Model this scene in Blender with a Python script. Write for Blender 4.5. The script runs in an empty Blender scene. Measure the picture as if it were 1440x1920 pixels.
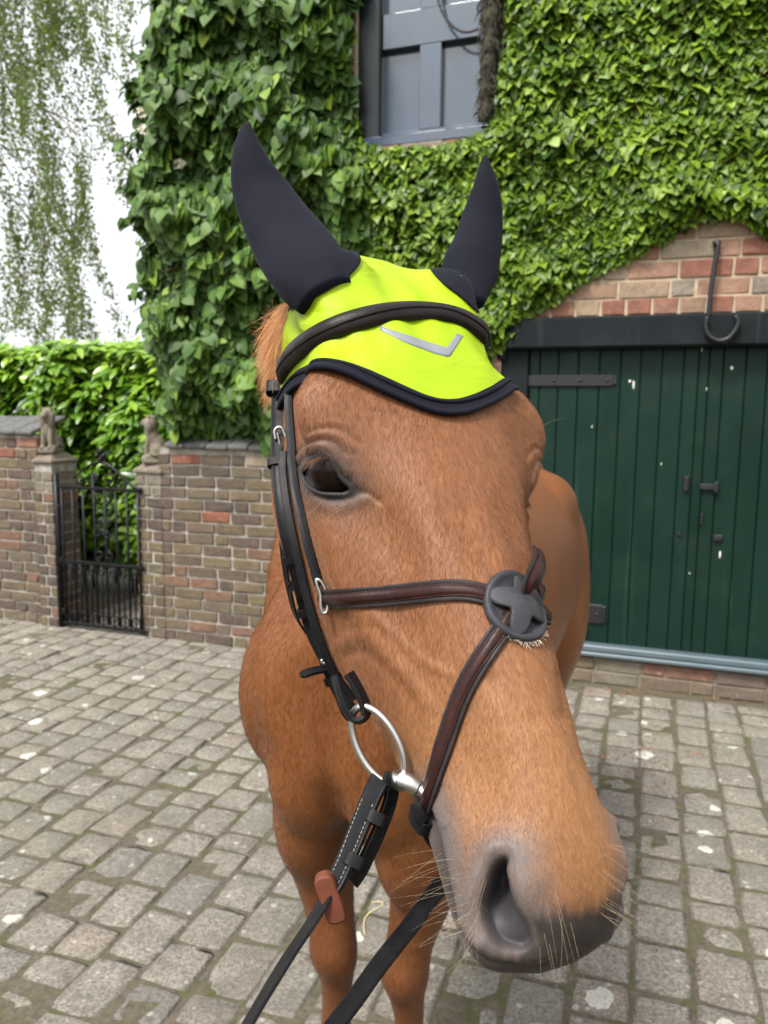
import bpy, bmesh, math, random
import numpy as np
from mathutils import Vector, Matrix, Quaternion
from mathutils.bvhtree import BVHTree

rng = np.random.default_rng(7)
random.seed(7)
R = math.radians
scene = bpy.context.scene
COL = scene.collection

# ------------------------------------------------------------------ camera
CAM_H, PITCH, ROLL, FPX, PW, PH = 1.55, 7.5, 0.6, 1440.0, 1440.0, 1920.0
_p, _r = R(PITCH), R(ROLL)
c_fwd = np.array([0, math.cos(_p), -math.sin(_p)])
_right = np.array([1.0, 0, 0]); _up = np.cross(_right, c_fwd)
c_right = math.cos(_r) * _right + math.sin(_r) * _up
c_up = -math.sin(_r) * _right + math.cos(_r) * _up
c_pos = np.array([0, 0, CAM_H])
cam_d = bpy.data.cameras.new('camera')
cam = bpy.data.objects.new('camera', cam_d); COL.objects.link(cam)
cam_d.sensor_fit = 'VERTICAL'; cam_d.sensor_height = 36; cam_d.lens = 27
cam_d.clip_start = 0.02; cam_d.clip_end = 800
M = Matrix.Identity(4)
for i in range(3):
    M[i][0], M[i][1], M[i][2], M[i][3] = c_right[i], c_up[i], -c_fwd[i], c_pos[i]
cam.matrix_world = M
cam_d.dof.use_dof = True; cam_d.dof.focus_distance = 0.63; cam_d.dof.aperture_fstop = 11.0
scene.camera = cam

# ------------------------------------------------------------------ sky, sun, exposure
SUN_EL, SUN_AZ = 56.0, 222.0            # azimuth clockwise from +Y: behind the camera, to the left
world = bpy.data.worlds.new('World'); scene.world = world; world.use_nodes = True
wn = world.node_tree; wn.nodes.clear()
wo = wn.nodes.new('ShaderNodeOutputWorld'); wb = wn.nodes.new('ShaderNodeBackground')
sky = wn.nodes.new('ShaderNodeTexSky'); sky.sky_type = 'NISHITA'; sky.sun_disc = False
sky.sun_elevation = R(SUN_EL); sky.sun_rotation = R(SUN_AZ)
sky.air_density = 1.0; sky.dust_density = 6.0; sky.ozone_density = 1.0
# thin overcast: the blue is mostly veiled by white cloud
wh = wn.nodes.new('ShaderNodeHueSaturation'); wh.inputs['Saturation'].default_value = 0.22
wn.links.new(sky.outputs[0], wh.inputs['Color'])
wm = wn.nodes.new('ShaderNodeMix'); wm.data_type = 'RGBA'; wm.inputs[0].default_value = 0.65
wn.links.new(wh.outputs[0], wm.inputs[6]); wm.inputs[7].default_value = (2.75, 2.78, 2.85, 1)      # even cloud deck
wn.links.new(wm.outputs[2], wb.inputs['Color'])
wb.inputs['Strength'].default_value = 0.15
wn.links.new(wb.outputs[0], wo.inputs['Surface'])
sun_d = bpy.data.lights.new('sun', 'SUN'); sun_d.energy = 1.5; sun_d.angle = R(12); sun_d.color = (1, .96, .90)
sun = bpy.data.objects.new('sun', sun_d); COL.objects.link(sun)
_sd = Vector((math.sin(R(SUN_AZ)) * math.cos(R(SUN_EL)), math.cos(R(SUN_AZ)) * math.cos(R(SUN_EL)), math.sin(R(SUN_EL))))
sun.rotation_euler = _sd.to_track_quat('Z', 'Y').to_euler()
scene.view_settings.view_transform = 'Standard'; scene.view_settings.look = 'None'
scene.view_settings.exposure = 1.7; scene.view_settings.gamma = 1.0
scene.render.film_transparent = False
scene.cycles.max_bounces = 6; scene.cycles.diffuse_bounces = 3; scene.cycles.glossy_bounces = 3
scene.cycles.transmission_bounces = 3; scene.cycles.transparent_max_bounces = 6
scene.cycles.use_adaptive_sampling = True
scene.cycles.caustics_reflective = False; scene.cycles.caustics_refractive = False
scene.cycles.sample_clamp_indirect = 4

# ------------------------------------------------------------------ measuring helpers (photo pixel <-> place)
def ray(x, y):
    d = c_fwd + c_right * (x - PW / 2) / FPX - c_up * (y - PH / 2) / FPX
    return d
def gpt(x, y, z=0.0):
    d = ray(x, y); t = (z - CAM_H) / d[2]; return c_pos + t * d
def ppt(x, y, p0, n):
    d = ray(x, y); t = np.dot(np.asarray(p0) - c_pos, n) / np.dot(d, n); return c_pos + t * d
def dpt(x, y, depth):
    return c_pos + ray(x, y) * depth
def proj(P):
    v = np.asarray(P, float) - c_pos
    z = v @ c_fwd
    return np.stack([PW / 2 + FPX * (v @ c_right) / z, PH / 2 - FPX * (v @ c_up) / z], -1)

# ------------------------------------------------------------------ materials
def srgb(r, g, b):
    f = lambda c: (c / 255 / 12.92) if c / 255 <= 0.04045 else ((c / 255 + 0.055) / 1.055) ** 2.4
    return (f(r), f(g), f(b), 1)
class NT:
    def __init__(s, name):
        s.m = bpy.data.materials.new(name); s.m.use_nodes = True
        s.t = s.m.node_tree; s.t.nodes.clear()
        s.out = s.t.nodes.new('ShaderNodeOutputMaterial')
        s.b = s.t.nodes.new('ShaderNodeBsdfPrincipled'); s.t.links.new(s.b.outputs[0], s.out.inputs[0])
        s._co = None
    def n(s, typ, **kw):
        nd = s.t.nodes.new(typ)
        for k, v in kw.items():
            if k in nd.bl_rna.properties: setattr(nd, k, v)
            else: nd.inputs[k.replace('_', ' ')].default_value = v
        return nd
    def l(s, a, b): s.t.links.new(a, b)
    def co(s, kind='Object'):
        if s._co is None: s._co = s.n('ShaderNodeTexCoord')
        return s._co.outputs[kind]
    def geo_pos(s): return s.n('ShaderNodeNewGeometry').outputs['Position']
    def noise(s, scale, detail=4, rough=.55, vec=None, dist=0.0):
        nd = s.n('ShaderNodeTexNoise', Scale=scale, Detail=detail, Roughness=rough, Distortion=dist)
        s.l(vec if vec is not None else s.co(), nd.inputs['Vector']); return nd.outputs['Fac']
    def mapping(s, scale, vec=None, rot=(0, 0, 0)):
        nd = s.n('ShaderNodeMapping'); nd.inputs['Scale'].default_value = scale; nd.inputs['Rotation'].default_value = rot
        s.l(vec if vec is not None else s.co(), nd.inputs['Vector']); return nd.outputs[0]
    def ramp(s, fac, stops, interp='LINEAR'):
        nd = s.n('ShaderNodeValToRGB'); cr = nd.color_ramp; cr.interpolation = interp
        while len(cr.elements) < len(stops): cr.elements.new(0.5)
        for e, (p, c) in zip(cr.elements, stops):
            e.position = p; e.color = c if hasattr(c, '__len__') else (c, c, c, 1)
        s.l(fac, nd.inputs[0]); return nd.outputs[0]
    def mix(s, fac, a, b, mode='MIX'):
        nd = s.n('ShaderNodeMix', data_type='RGBA', blend_type=mode)
        for sock, v in ((nd.inputs[0], fac), (nd.inputs[6], a), (nd.inputs[7], b)):
            if hasattr(v, 'is_linked'): s.l(v, sock)
            else: sock.default_value = v
        return nd.outputs[2]
    def math(s, op, a, b=0.0):
        nd = s.n('ShaderNodeMath', operation=op)
        for sock, v in ((nd.inputs[0], a), (nd.inputs[1], b)):
            if hasattr(v, 'is_linked'): s.l(v, sock)
            else: sock.default_value = v
        return nd.outputs[0]
    def attr(s, name, out='Fac'):
        return s.n('ShaderNodeAttribute', attribute_name=name).outputs[out]
    def rand(s): return s.n('ShaderNodeObjectInfo').outputs['Random']
    def bump(s, h, strength=.3, dist=.002):
        nd = s.n('ShaderNodeBump', Strength=strength, Distance=dist); s.l(h, nd.inputs['Height'])
        s.l(nd.outputs[0], s.b.inputs['Normal']); return nd
    def set(s, **kw):
        for k, v in kw.items():
            sock = s.b.inputs[k.replace('_', ' ')]
            if hasattr(v, 'is_linked'): s.l(v, sock)
            else: sock.default_value = v
        return s
def simple_mat(name, col, rough=.6, var=.25, scale=40, bump=.15, bdist=.001, metallic=0.0, **kw):
    t = NT(name); n = t.noise(scale, 5)
    d = tuple(c * (1 - var) for c in col[:3]) + (1,); u = tuple(min(1, c * (1 + var)) for c in col[:3]) + (1,)
    t.set(Base_Color=t.ramp(n, [(.25, d), (.75, u)]), Roughness=rough, Metallic=metallic, **kw)
    if bump: t.bump(t.noise(scale * 4, 4), bump, bdist)
    return t.m

# ------------------------------------------------------------------ object helpers
def link(o, parent=None):
    COL.objects.link(o)
    if parent is not None: o.parent = parent
    return o
def new_mesh(name, verts, faces, mat=None, smooth=True):
    me = bpy.data.meshes.new(name)
    me.from_pydata([tuple(map(float, v)) for v in verts] if not isinstance(verts, np.ndarray) else verts.tolist(), [], faces if isinstance(faces, list) else faces.tolist())
    if mat: me.materials.append(mat)
    if smooth: me.polygons.foreach_set('use_smooth', np.ones(len(me.polygons), bool))
    me.update(); return me
def mobj(name, verts, faces, mat=None, parent=None, smooth=True):
    return link(bpy.data.objects.new(name, new_mesh(name, verts, faces, mat, smooth)), parent)
def tag(o, label=None, cat=None, group=None, kind=None):
    if label: o['label'] = label
    if cat: o['category'] = cat
    if group: o['group'] = group
    if kind: o['kind'] = kind
    return o
def empty(name, loc=(0, 0, 0), parent=None, rz=0.0):
    o = bpy.data.objects.new(name, None); o.empty_display_size = .1
    o.location = loc; o.rotation_euler = (0, 0, rz); return link(o, parent)
class MB:
    """collects shapes into one mesh"""
    def __init__(s): s.v = []; s.f = []; s.k = 0
    def add(s, v, f):
        v = np.asarray(v, float); s.v.append(v); s.f += [tuple(i + s.k for i in q) for q in f]; s.k += len(v); return s
    def box(s, a, b, bevel=0.0, M=None):
        a = np.asarray(a, float); b = np.asarray(b, float); lo, hi = np.minimum(a, b), np.maximum(a, b)
        if bevel <= 0:
            v = np.array([[x, y, z] for z in (lo[2], hi[2]) for y in (lo[1], hi[1]) for x in (lo[0], hi[0])])
            f = [(0, 2, 3, 1), (4, 5, 7, 6), (0, 1, 5, 4), (2, 6, 7, 3), (0, 4, 6, 2), (1, 3, 7, 5)]
        else:
            v, f = bevel_box(lo, hi, min(bevel, (hi - lo).min() * .45))
        if M is not None: v = v @ np.array(M)[:3, :3].T + np.array(M)[:3, 3]
        return s.add(v, f)
    def tube(s, pts, rad, n=8, cap=True, closed=False, flat=1.0, up=None):
        v, f = tube(pts, rad, n, cap, closed, flat, up); return s.add(v, f)
    def sphere(s, c, r, n=10, m=7):
        r = np.ones(3) * r if np.isscalar(r) else np.asarray(r)
        v = [[0, 0, 1]]; f = []
        for i in range(1, m):
            t = math.pi * i / m
            for j in range(n):
                a = 2 * math.pi * j / n; v.append([math.sin(t) * math.cos(a), math.sin(t) * math.sin(a), math.cos(t)])
        v.append([0, 0, -1]); L = len(v) - 1
        for j in range(n):
            f.append((0, 1 + j, 1 + (j + 1) % n))
            for i in range(m - 2):
                a = 1 + i * n; f.append((a + j, a + n + j, a + n + (j + 1) % n, a + (j + 1) % n))
            a = 1 + (m - 2) * n; f.append((a + j, L, a + (j + 1) % n))
        return s.add(np.array(v) * r + np.asarray(c), f)
    def build(s, name, mat, parent=None, smooth=False):
        return mobj(name, np.concatenate(s.v), s.f, mat, parent, smooth)
def bevel_box(lo, hi, b):
    v = []; idx = {}
    for ix in (0, 1):
        for iy in (0, 1):
            for iz in (0, 1):
                c = np.array([hi[0] if ix else lo[0], hi[1] if iy else lo[1], hi[2] if iz else lo[2]])
                sg = np.array([-1 if ix else 1, -1 if iy else 1, -1 if iz else 1])
                for ax in range(3):
                    o = sg * b; o = o.astype(float); o[ax] = 0
                    idx[(ix, iy, iz, ax)] = len(v); v.append(c + o)
    g = lambda ix, iy, iz, ax: idx[(ix, iy, iz, ax)]
    f = []
    f += [(g(0,0,0,0), g(0,0,1,0), g(0,1,1,0), g(0,1,0,0)), (g(1,0,0,0), g(1,1,0,0), g(1,1,1,0), g(1,0,1,0))]
    f += [(g(0,0,0,1), g(1,0,0,1), g(1,0,1,1), g(0,0,1,1)), (g(0,1,0,1), g(0,1,1,1), g(1,1,1,1), g(1,1,0,1))]
    f += [(g(0,0,0,2), g(0,1,0,2), g(1,1,0,2), g(1,0,0,2)), (g(0,0,1,2), g(1,0,1,2), g(1,1,1,2), g(0,1,1,2))]
    for i in (0, 1):
        for j in (0, 1):
            q = (g(i,j,0,0), g(i,j,0,1), g(i,j,1,1), g(i,j,1,0)); f.append(q if i != j else q[::-1])
            q = (g(i,0,j,0), g(i,0,j,2), g(i,1,j,2), g(i,1,j,0)); f.append(q if i == j else q[::-1])
            q = (g(0,i,j,1), g(0,i,j,2), g(1,i,j,2), g(1,i,j,1)); f.append(q if i != j else q[::-1])
            for k in (0, 1):
                q = (g(i,j,k,0), g(i,j,k,1), g(i,j,k,2)); f.append(q if (i + j + k) % 2 == 0 else q[::-1])
    return np.array(v), [t if True else t for t in f]
def frames(pts, up=None):
    pts = np.asarray(pts, float); n = len(pts)
    T = np.gradient(pts, axis=0); T /= np.linalg.norm(T, axis=1)[:, None] + 1e-12
    N = np.zeros_like(pts)
    if up is not None:
        up = np.asarray(up, float)
        U = np.broadcast_to(up, pts.shape)
        N = U - T * (U * T).sum(1)[:, None]; N /= np.linalg.norm(N, axis=1)[:, None] + 1e-12
    else:
        a = np.array([0, 0, 1.0]) if abs(T[0][2]) < .9 else np.array([1.0, 0, 0])
        v = a - T[0] * (a @ T[0]); v /= np.linalg.norm(v); N[0] = v
        for i in range(1, n):
            v = N[i - 1] - T[i] * (N[i - 1] @ T[i]); N[i] = v / (np.linalg.norm(v) + 1e-12)
    B = np.cross(T, N); return T, N, B
def tube(pts, rad, n=8, cap=True, closed=False, flat=1.0, up=None):
    pts = np.asarray(pts, float); k = len(pts)
    rad = np.ones(k) * rad if np.isscalar(rad) else np.asarray(rad, float)
    if closed:
        T, N, B = frames(np.concatenate([pts[-1:], pts, pts[:1]]), up); T, N, B = T[1:-1], N[1:-1], B[1:-1]
    else: T, N, B = frames(pts, up)
    a = np.arange(n) * 2 * math.pi / n
    v = (pts[:, None] + rad[:, None, None] * (np.cos(a)[None, :, None] * N[:, None] * flat + np.sin(a)[None, :, None] * B[:, None])).reshape(-1, 3)
    f = []
    for i in range(k if closed else k - 1):
        i2 = (i + 1) % k
        for j in range(n): f.append((i * n + j, i * n + (j + 1) % n, i2 * n + (j + 1) % n, i2 * n + j))
    if cap and not closed: f.append(tuple(range(n))[::-1]); f.append(tuple((k - 1) * n + j for j in range(n)))
    return v, f
def cr(P, m=8, closed=False):
    """Catmull-Rom through the points"""
    P = np.asarray(P, float); n = len(P); out = []
    g = (lambda i: P[i % n]) if closed else (lambda i: P[i] if 0 <= i < n else (2 * P[0] - P[1] if i < 0 else 2 * P[-1] - P[-2]))
    for i in range(n if closed else n - 1):
        p0, p1, p2, p3 = g(i - 1), g(i), g(i + 1), g(i + 2)
        for t in np.linspace(0, 1, m, endpoint=False):
            out.append(.5 * ((2 * p1) + (p2 - p0) * t + (2 * p0 - 5 * p1 + 4 * p2 - p3) * t * t + (3 * p1 - p0 - 3 * p2 + p3) * t ** 3))
    if not closed: out.append(P[-1])
    return np.array(out)
def resample(P, n):
    P = np.asarray(P, float); d = np.r_[0, np.cumsum(np.linalg.norm(np.diff(P, axis=0), axis=1))]
    t = np.linspace(0, d[-1], n); return np.stack([np.interp(t, d, P[:, k]) for k in range(P.shape[1])], 1)
def spline1(x, y, xq):
    """natural cubic spline"""
    x = np.asarray(x, float); y = np.asarray(y, float); n = len(x); h = np.diff(x)
    A = np.eye(n); b = np.zeros((n,) + y.shape[1:])
    for i in range(1, n - 1):
        A[i, i - 1], A[i, i], A[i, i + 1] = h[i - 1], 2 * (h[i - 1] + h[i]), h[i]
        b[i] = 6 * ((y[i + 1] - y[i]) / h[i] - (y[i] - y[i - 1]) / h[i - 1])
    m = np.linalg.solve(A, b.reshape(n, -1)).reshape(b.shape)
    k = np.clip(np.searchsorted(x, xq) - 1, 0, n - 2); dx = (xq - x[k]); hh = h[k]
    sh = (-1,) + (1,) * (y.ndim - 1); dx = dx.reshape(sh); hh = hh.reshape(sh)
    return (m[k] * (hh - dx) ** 3 + m[k + 1] * dx ** 3) / (6 * hh) + (y[k] / hh - m[k] * hh / 6) * (hh - dx) + (y[k + 1] / hh - m[k + 1] * hh / 6) * dx
# ------------------------------------------------------------------ frame of the yard: everything is square to the house front
WA = R(-19.0)
WU = np.array([math.cos(WA), math.sin(WA), 0]); WI = np.array([-math.sin(WA), math.cos(WA), 0]); WZ = np.array([0, 0, 1.0])
HOUSE0 = gpt(1260, 1297); GARD0 = gpt(275, 1192)
def house_uv(x, y, off=0.0):
    """photo pixel -> (along the wall, height) on the house front, off = metres in front of it"""
    p = ppt(x, y, HOUSE0 - WI * off, WI) - HOUSE0; return float(p @ WU), float(p[2])
def gard_uv(x, y, off=0.0):
    p = ppt(x, y, GARD0 - WI * off, WI) - GARD0; return float(p @ WU), float(p[2])

# ------------------------------------------------------------------ ground
def ground_mat():
    t = NT('joint_earth_and_moss'); P = t.geo_pos()
    n = t.noise(3.0, 5, .6, P); f = t.noise(60, 5, .7, P); g = t.noise(14, 4, .6, P)
    c = t.mix(t.ramp(f, [(.3, 0), (.7, 1)]), (.055, .044, .031, 1), (.14, .115, .08, 1))
    c = t.mix(t.math('MULTIPLY', t.ramp(g, [(.45, 0), (.62, 1)]), t.ramp(n, [(.35, .2), (.6, 1)])), c, (.060, .066, .018, 1))
    t.set(Base_Color=c, Roughness=.95); t.bump(t.noise(90, 5, .7, P), .8, .012); return t.m
g_ = mobj('yard_ground', [(-250, -250, -.0055), (250, -250, -.0055), (250, 250, -.0055), (-250, 250, -.0055)], [(0, 1, 2, 3)], ground_mat(), None, False)
tag(g_, kind='structure')
def paver_mat(lr):
    t = NT('stone_sett'); P = t.geo_pos(); r = t.attr('lr') if lr else t.rand()
    base = t.ramp(r, [(0, (.42, .370, .308, 1)), (.2, (.50, .445, .370, 1)), (.4, (.395, .370, .312, 1)), (.6, (.515, .448, .372, 1)), (.8, (.35, .332, .295, 1)), (1, (.475, .400, .322, 1))])
    n = t.noise(9, 6, .65, P); f = t.noise(110, 5, .75, P); f2 = t.noise(420, 3, .7, P)
    c = t.mix(t.ramp(n, [(.3, 0), (.72, 1)]), t.mix(.55, base, (.10, .09, .078, 1)), base)
    c = t.mix(t.math('MULTIPLY', t.ramp(f, [(.38, 1), (.56, 0)]), .85), c, (.085, .076, .064, 1))
    m45 = t.noise(45, 6, .8, P); c = t.mix(t.math('MULTIPLY', t.ramp(m45, [(.40, 1), (.54, 0)]), .55), c, (.10, .088, .072, 1))
    c = t.mix(t.math('MULTIPLY', t.ramp(f2, [(.6, 0), (.75, 1)]), .5), c, (.42, .40, .36, 1))
    wide = t.noise(.9, 3, .5, P)
    c = t.mix(t.math('MULTIPLY', t.ramp(wide, [(.45, 0), (.65, 1)]), .22), c, (.19, .185, .11, 1))          # algae film
    # pale lichen rosettes
    v = t.n('ShaderNodeTexVoronoi', Scale=6.5, Randomness=1.0); wv = t.n('ShaderNodeVectorMath', operation='ADD')
    nd = t.n('ShaderNodeTexNoise', Scale=22.0, Detail=3.0); t.l(P, nd.inputs['Vector']); sc = t.n('ShaderNodeVectorMath', operation='SCALE'); sc.inputs['Scale'].default_value = .05
    t.l(nd.outputs['Color'], sc.inputs[0]); t.l(P, wv.inputs[0]); t.l(sc.outputs[0], wv.inputs[1]); t.l(wv.outputs[0], v.inputs['Vector'])
    cell = t.n('ShaderNodeSeparateColor'); t.l(v.outputs['Color'], cell.inputs[0])
    rad = t.math('MULTIPLY', t.math('POWER', cell.outputs[0], 1.6), .26)
    sp = t.math('MULTIPLY', t.math('LESS_THAN', v.outputs['Distance'], rad), t.ramp(f, [(.30, .25), (.50, 1)]))
    c = t.mix(t.math('MULTIPLY', sp, .85), c, t.mix(cell.outputs[1], (.62, .62, .55, 1), (.72, .72, .62, 1)))
    v2 = t.n('ShaderNodeTexVoronoi', Scale=27.0); t.l(P, v2.inputs['Vector']); c2 = t.n('ShaderNodeSeparateColor'); t.l(v2.outputs['Color'], c2.inputs[0])
    sp2 = t.math('LESS_THAN', v2.outputs['Distance'], t.math('MULTIPLY', t.math('POWER', c2.outputs[0], 2.6), .27))
    c = t.mix(t.math('MULTIPLY', sp2, .7), c, (.52, .51, .46, 1))
    st = t.noise(1.7, 5, .7, P); c = t.mix(t.math('MULTIPLY', t.ramp(st, [(.40, 1), (.52, 0)]), .30), c, (.12, .105, .085, 1))
    c = t.mix(t.math('MULTIPLY', t.ramp(t.noise(26, 5, .75, P), [(.58, 0), (.70, 1)]), .45), c, (.40, .385, .345, 1))
    t.set(Base_Color=c, Roughness=.88)
    t.bump(t.math('ADD', t.math('MULTIPLY', n, 1.6), t.math('ADD', f, t.math('MULTIPLY', f2, .4))), 1.0, .010); return t.m
M_PAVER, M_PAVER_LR = paver_mat(False), paver_mat(True)
def paver_mesh(seed):
    r = np.random.default_rng(seed); n = 7; t = np.array([-1, -.955, -.80, 0, .80, .955, 1.0]) * .5
    X, Y = np.meshgrid(t, t, indexing='ij')
    edge = np.maximum(np.abs(X), np.abs(Y)) * 2
    Z = np.where(edge > .97, -.016, np.where(edge > .92, -.0030, 0)) + r.normal(0, .0016, X.shape) * (edge < .97)
    Z = Z - .006 * ((np.abs(X) * 2) ** 4 * (np.abs(Y) * 2) ** 4)
    jx = r.normal(0, .011, X.shape) * (edge > .5) ; jy = r.normal(0, .010, X.shape) * (edge > .5)
    cut = r.uniform(0, .035, 4); 
    for k, (sx, sy) in enumerate(((-1, -1), (-1, 1), (1, -1), (1, 1))):
        w = np.clip((X * 2 * sx - .6) / .4, 0, 1) * np.clip((Y * 2 * sy - .6) / .4, 0, 1); jx -= sx * cut[k] * w; jy -= sy * cut[k] * w
    V = np.stack([X + jx, Y + jy, Z], -1).reshape(-1, 3); F = [(i * n + j, (i + 1) * n + j, (i + 1) * n + j + 1, i * n + j + 1) for i in range(n - 1) for j in range(n - 1)]
    # skirt
    ring = [(i, 0) for i in range(n)] + [(n - 1, j) for j in range(1, n)] + [(i, n - 1) for i in range(n - 2, -1, -1)] + [(0, j) for j in range(n - 2, 0, -1)]
    b = len(V); V = np.vstack([V, [V[i * n + j] * [1, 1, 0] + [0, 0, -.05] for i, j in ring]])
    m = len(ring); F += [(ring[k][0] * n + ring[k][1], b + k, b + (k + 1) % m, ring[(k + 1) % m][0] * n + ring[(k + 1) % m][1]) for k in range(m)]
    return V, F
PAVERS = [paver_mesh(s) for s in range(10)]
def lay_pavers():
    r = np.random.default_rng(11); items = []; wid = .160
    for col in range(-40, 26):
        u0 = col * wid * 1.0; v = -6.0 + r.uniform(0, .2)
        while v < 1.2:
            L = r.choice([.115, .145, .165, .19, .215, .245], p=[.12, .2, .24, .2, .16, .08]) * r.uniform(.95, 1.05)
            c = HOUSE0 + WU * (u0 + wid / 2 + r.normal(0, .004)) + WI * (v + L / 2); v += L
            inside_front = (c - HOUSE0) @ WI; gu = (c - GARD0) @ WU
            if inside_front > L / 2 - .01 and (c - HOUSE0) @ WU > -1.35: continue
            if (c - GARD0) @ WI > L / 2 - .01 and not (-.70 < gu < 0): continue
            dep = (c - c_pos) @ c_fwd
            if dep < .55: continue
            p = proj(c)
            mar = 150 + 150 / dep
            if not (-mar - 330 < p[0] < PW + mar + 120 and p[1] < PH + mar * 1.5): continue
            items.append((c, wid - r.uniform(.003, .010), L - r.uniform(.003, .011), int(r.integers(10)), r.normal(0, .0022), r.normal(0, .012, 2), r.normal(0, .018), (wid * L) / dep ** 2, r.random() < .5, p, r.random()))
    return items
pv = lay_pavers(); pv.sort(key=lambda q: -(q[7] * (1 if (-20 < q[9][0] < PW + 20 and q[9][1] < PH + 20) else .05)))
paving = empty('paving', tuple(gpt(720, 1700))); tag(paving, kind='structure')
PINV = Matrix.Translation(-Vector(paving.location))
pmesh = []
for V, F in PAVERS: pmesh.append(new_mesh('sett', V, F, M_PAVER))
for me in pmesh: me.set_sharp_from_angle(angle=R(50))
bulk = MB(); lrs = []
for k, (c, w, L, vi, dz, tilt, yaw, _, flip, p, rr) in enumerate(pv):
    rot = Matrix.Rotation(WA + yaw + (math.pi if flip else 0), 4, 'Z') @ Matrix.Rotation(tilt[0], 4, 'X') @ Matrix.Rotation(tilt[1], 4, 'Y')
    Mx = Matrix.Translation((c[0], c[1], dz)) @ rot @ Matrix.Diagonal((w, L, 1, 1))
    if k < 300:
        o = bpy.data.objects.new('sett', pmesh[vi]); COL.objects.link(o); o.parent = paving; o.matrix_parent_inverse = PINV; o.matrix_basis = Mx
    else:
        A = np.array(Mx); V, F = PAVERS[vi]; bulk.add(V @ A[:3, :3].T + A[:3, 3], F); lrs.append(np.full(len(V), rr))
if bulk.k:
    o = bulk.build('far_setts', M_PAVER_LR, None, True); o.data.set_sharp_from_angle(angle=R(50)); o.parent = paving; o.matrix_parent_inverse = PINV; o['kind'] = 'stuff'
    a = o.data.attributes.new('lr', 'FLOAT', 'POINT'); a.data.foreach_set('value', np.concatenate(lrs).astype(np.float32))
print('PAVERS', len(pv))
# ------------------------------------------------------------------ shared building materials
def brick_mat(name, stops, moss=.3):
    t = NT(name); P = t.geo_pos(); r = t.rand()
    base = t.ramp(r, stops, 'CONSTANT'); n = t.noise(26, 5, .65, P); f = t.noise(240, 4, .7, P); w = t.noise(3.0, 4, .55, P)
    c = t.mix(t.ramp(n, [(.35, 0), (.75, .45)]), base, t.mix(.35, base, (.36, .31, .24, 1)))
    c = t.mix(t.math('MULTIPLY', t.ramp(f, [(.35, 1), (.52, 0)]), .55), c, (.05, .04, .032, 1))
    c = t.mix(t.math('MULTIPLY', t.ramp(w, [(.45, 0), (.65, 1)]), moss), c, (.17, .15, .055, 1))
    c = t.mix(t.math('MULTIPLY', t.ramp(t.noise(60, 4, .7, P), [(.62, 0), (.72, 1)]), .55), c, (.52, .48, .42, 1))
    c = t.mix(t.math('MULTIPLY', t.ramp(t.noise(11, 6, .75, P), [(.40, 1), (.54, 0)]), .32), c, (.055, .042, .030, 1))
    t.set(Base_Color=c, Roughness=.92); t.bump(t.math('ADD', t.math('MULTIPLY', n, 1.6), f), .9, .007); return t.m
M_BRICK_RED = brick_mat('red_brick', [(0, (.32, .145, .095, 1)), (.12, (.33, .205, .135, 1)), (.26, (.37, .26, .175, 1)), (.38, (.31, .115, .075, 1)), (.52, (.34, .275, .195, 1)), (.64, (.30, .20, .145, 1)), (.76, (.36, .20, .135, 1)), (.88, (.28, .235, .185, 1))], .12)
M_BRICK_OLD = brick_mat('old_brown_brick', [(0, (.085, .058, .042, 1)), (.14, (.125, .092, .052, 1)), (.28, (.070, .048, .040, 1)), (.42, (.145, .108, .056, 1)), (.56, (.095, .062, .046, 1)), (.70, (.118, .090, .058, 1)), (.84, (.140, .092, .058, 1)), (.95, (.17, .085, .05, 1))], .16)
M_BRICK_ORANGE = brick_mat('orange_brick', [(0, (.24, .075, .040, 1))], .0)
def mortar_mat(name, c1, c2):
    t = NT(name); P = t.geo_pos(); n = t.noise(18, 5, .6, P); f = t.noise(180, 4, .7, P)
    t.set(Base_Color=t.mix(t.ramp(n, [(.3, 0), (.7, 1)]), c1, c2), Roughness=.95); t.bump(f, .7, .004); return t.m
M_MORTAR_TAN = mortar_mat('tan_mortar', (.36, .285, .195, 1), (.48, .40, .285, 1))
M_MORTAR_GREY = mortar_mat('grey_mortar', (.17, .155, .125, 1), (.40, .375, .33, 1))
def paint_mat(name, c1, c2, rough, chips=.25, chipcol=(.30, .34, .33, 1), coat=.6, spec=.5, grain=(3, 3, 60)):
    t = NT(name); P = t.geo_pos(); r = t.rand(); n = t.noise(2.2, 4, .55, P); g = t.noise(22, 5, .65, t.mapping((1, 1, .06), P))
    c = t.mix(t.ramp(n, [(.3, 0), (.7, 1)]), c1, c2); c = t.mix(t.math('MULTIPLY', r, .25), c, t.mix(.5, c2, (.02, .05, .045, 1)))
    c = t.mix(t.math('MULTIPLY', t.ramp(t.noise(34, 5, .75, t.mapping((1, 1, .5), P)), [(.66, 0), (.74, 1)]), chips), c, chipcol)
    c = t.mix(t.math('MULTIPLY', t.ramp(t.noise(5, 4, .6, P), [(.5, 0), (.8, 1)]), .03), c, (.20, .21, .19, 1))
    c = t.mix(t.math('MULTIPLY', t.ramp(t.noise(16, 5, .7, t.mapping((1, 1, .05), P)), [(.60, 0), (.78, 1)]), .10), c, (.22, .24, .22, 1))
    t.set(Base_Color=c, Roughness=t.ramp(t.noise(7, 4, .6, P), [(.3, rough), (.75, rough + .14)]), Coat_Weight=coat, Coat_Roughness=.08); t.b.inputs['Specular IOR Level'].default_value = spec
    t.bump(t.math('ADD', g, t.math('MULTIPLY', t.noise(120, 3), .3)), .22, .003); return t.m
M_GREEN = paint_mat('dark_green_gloss_paint', (.0034, .0150, .0098, 1), (.0058, .0215, .0145, 1), .30, .14, coat=.0, spec=.16)
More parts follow.
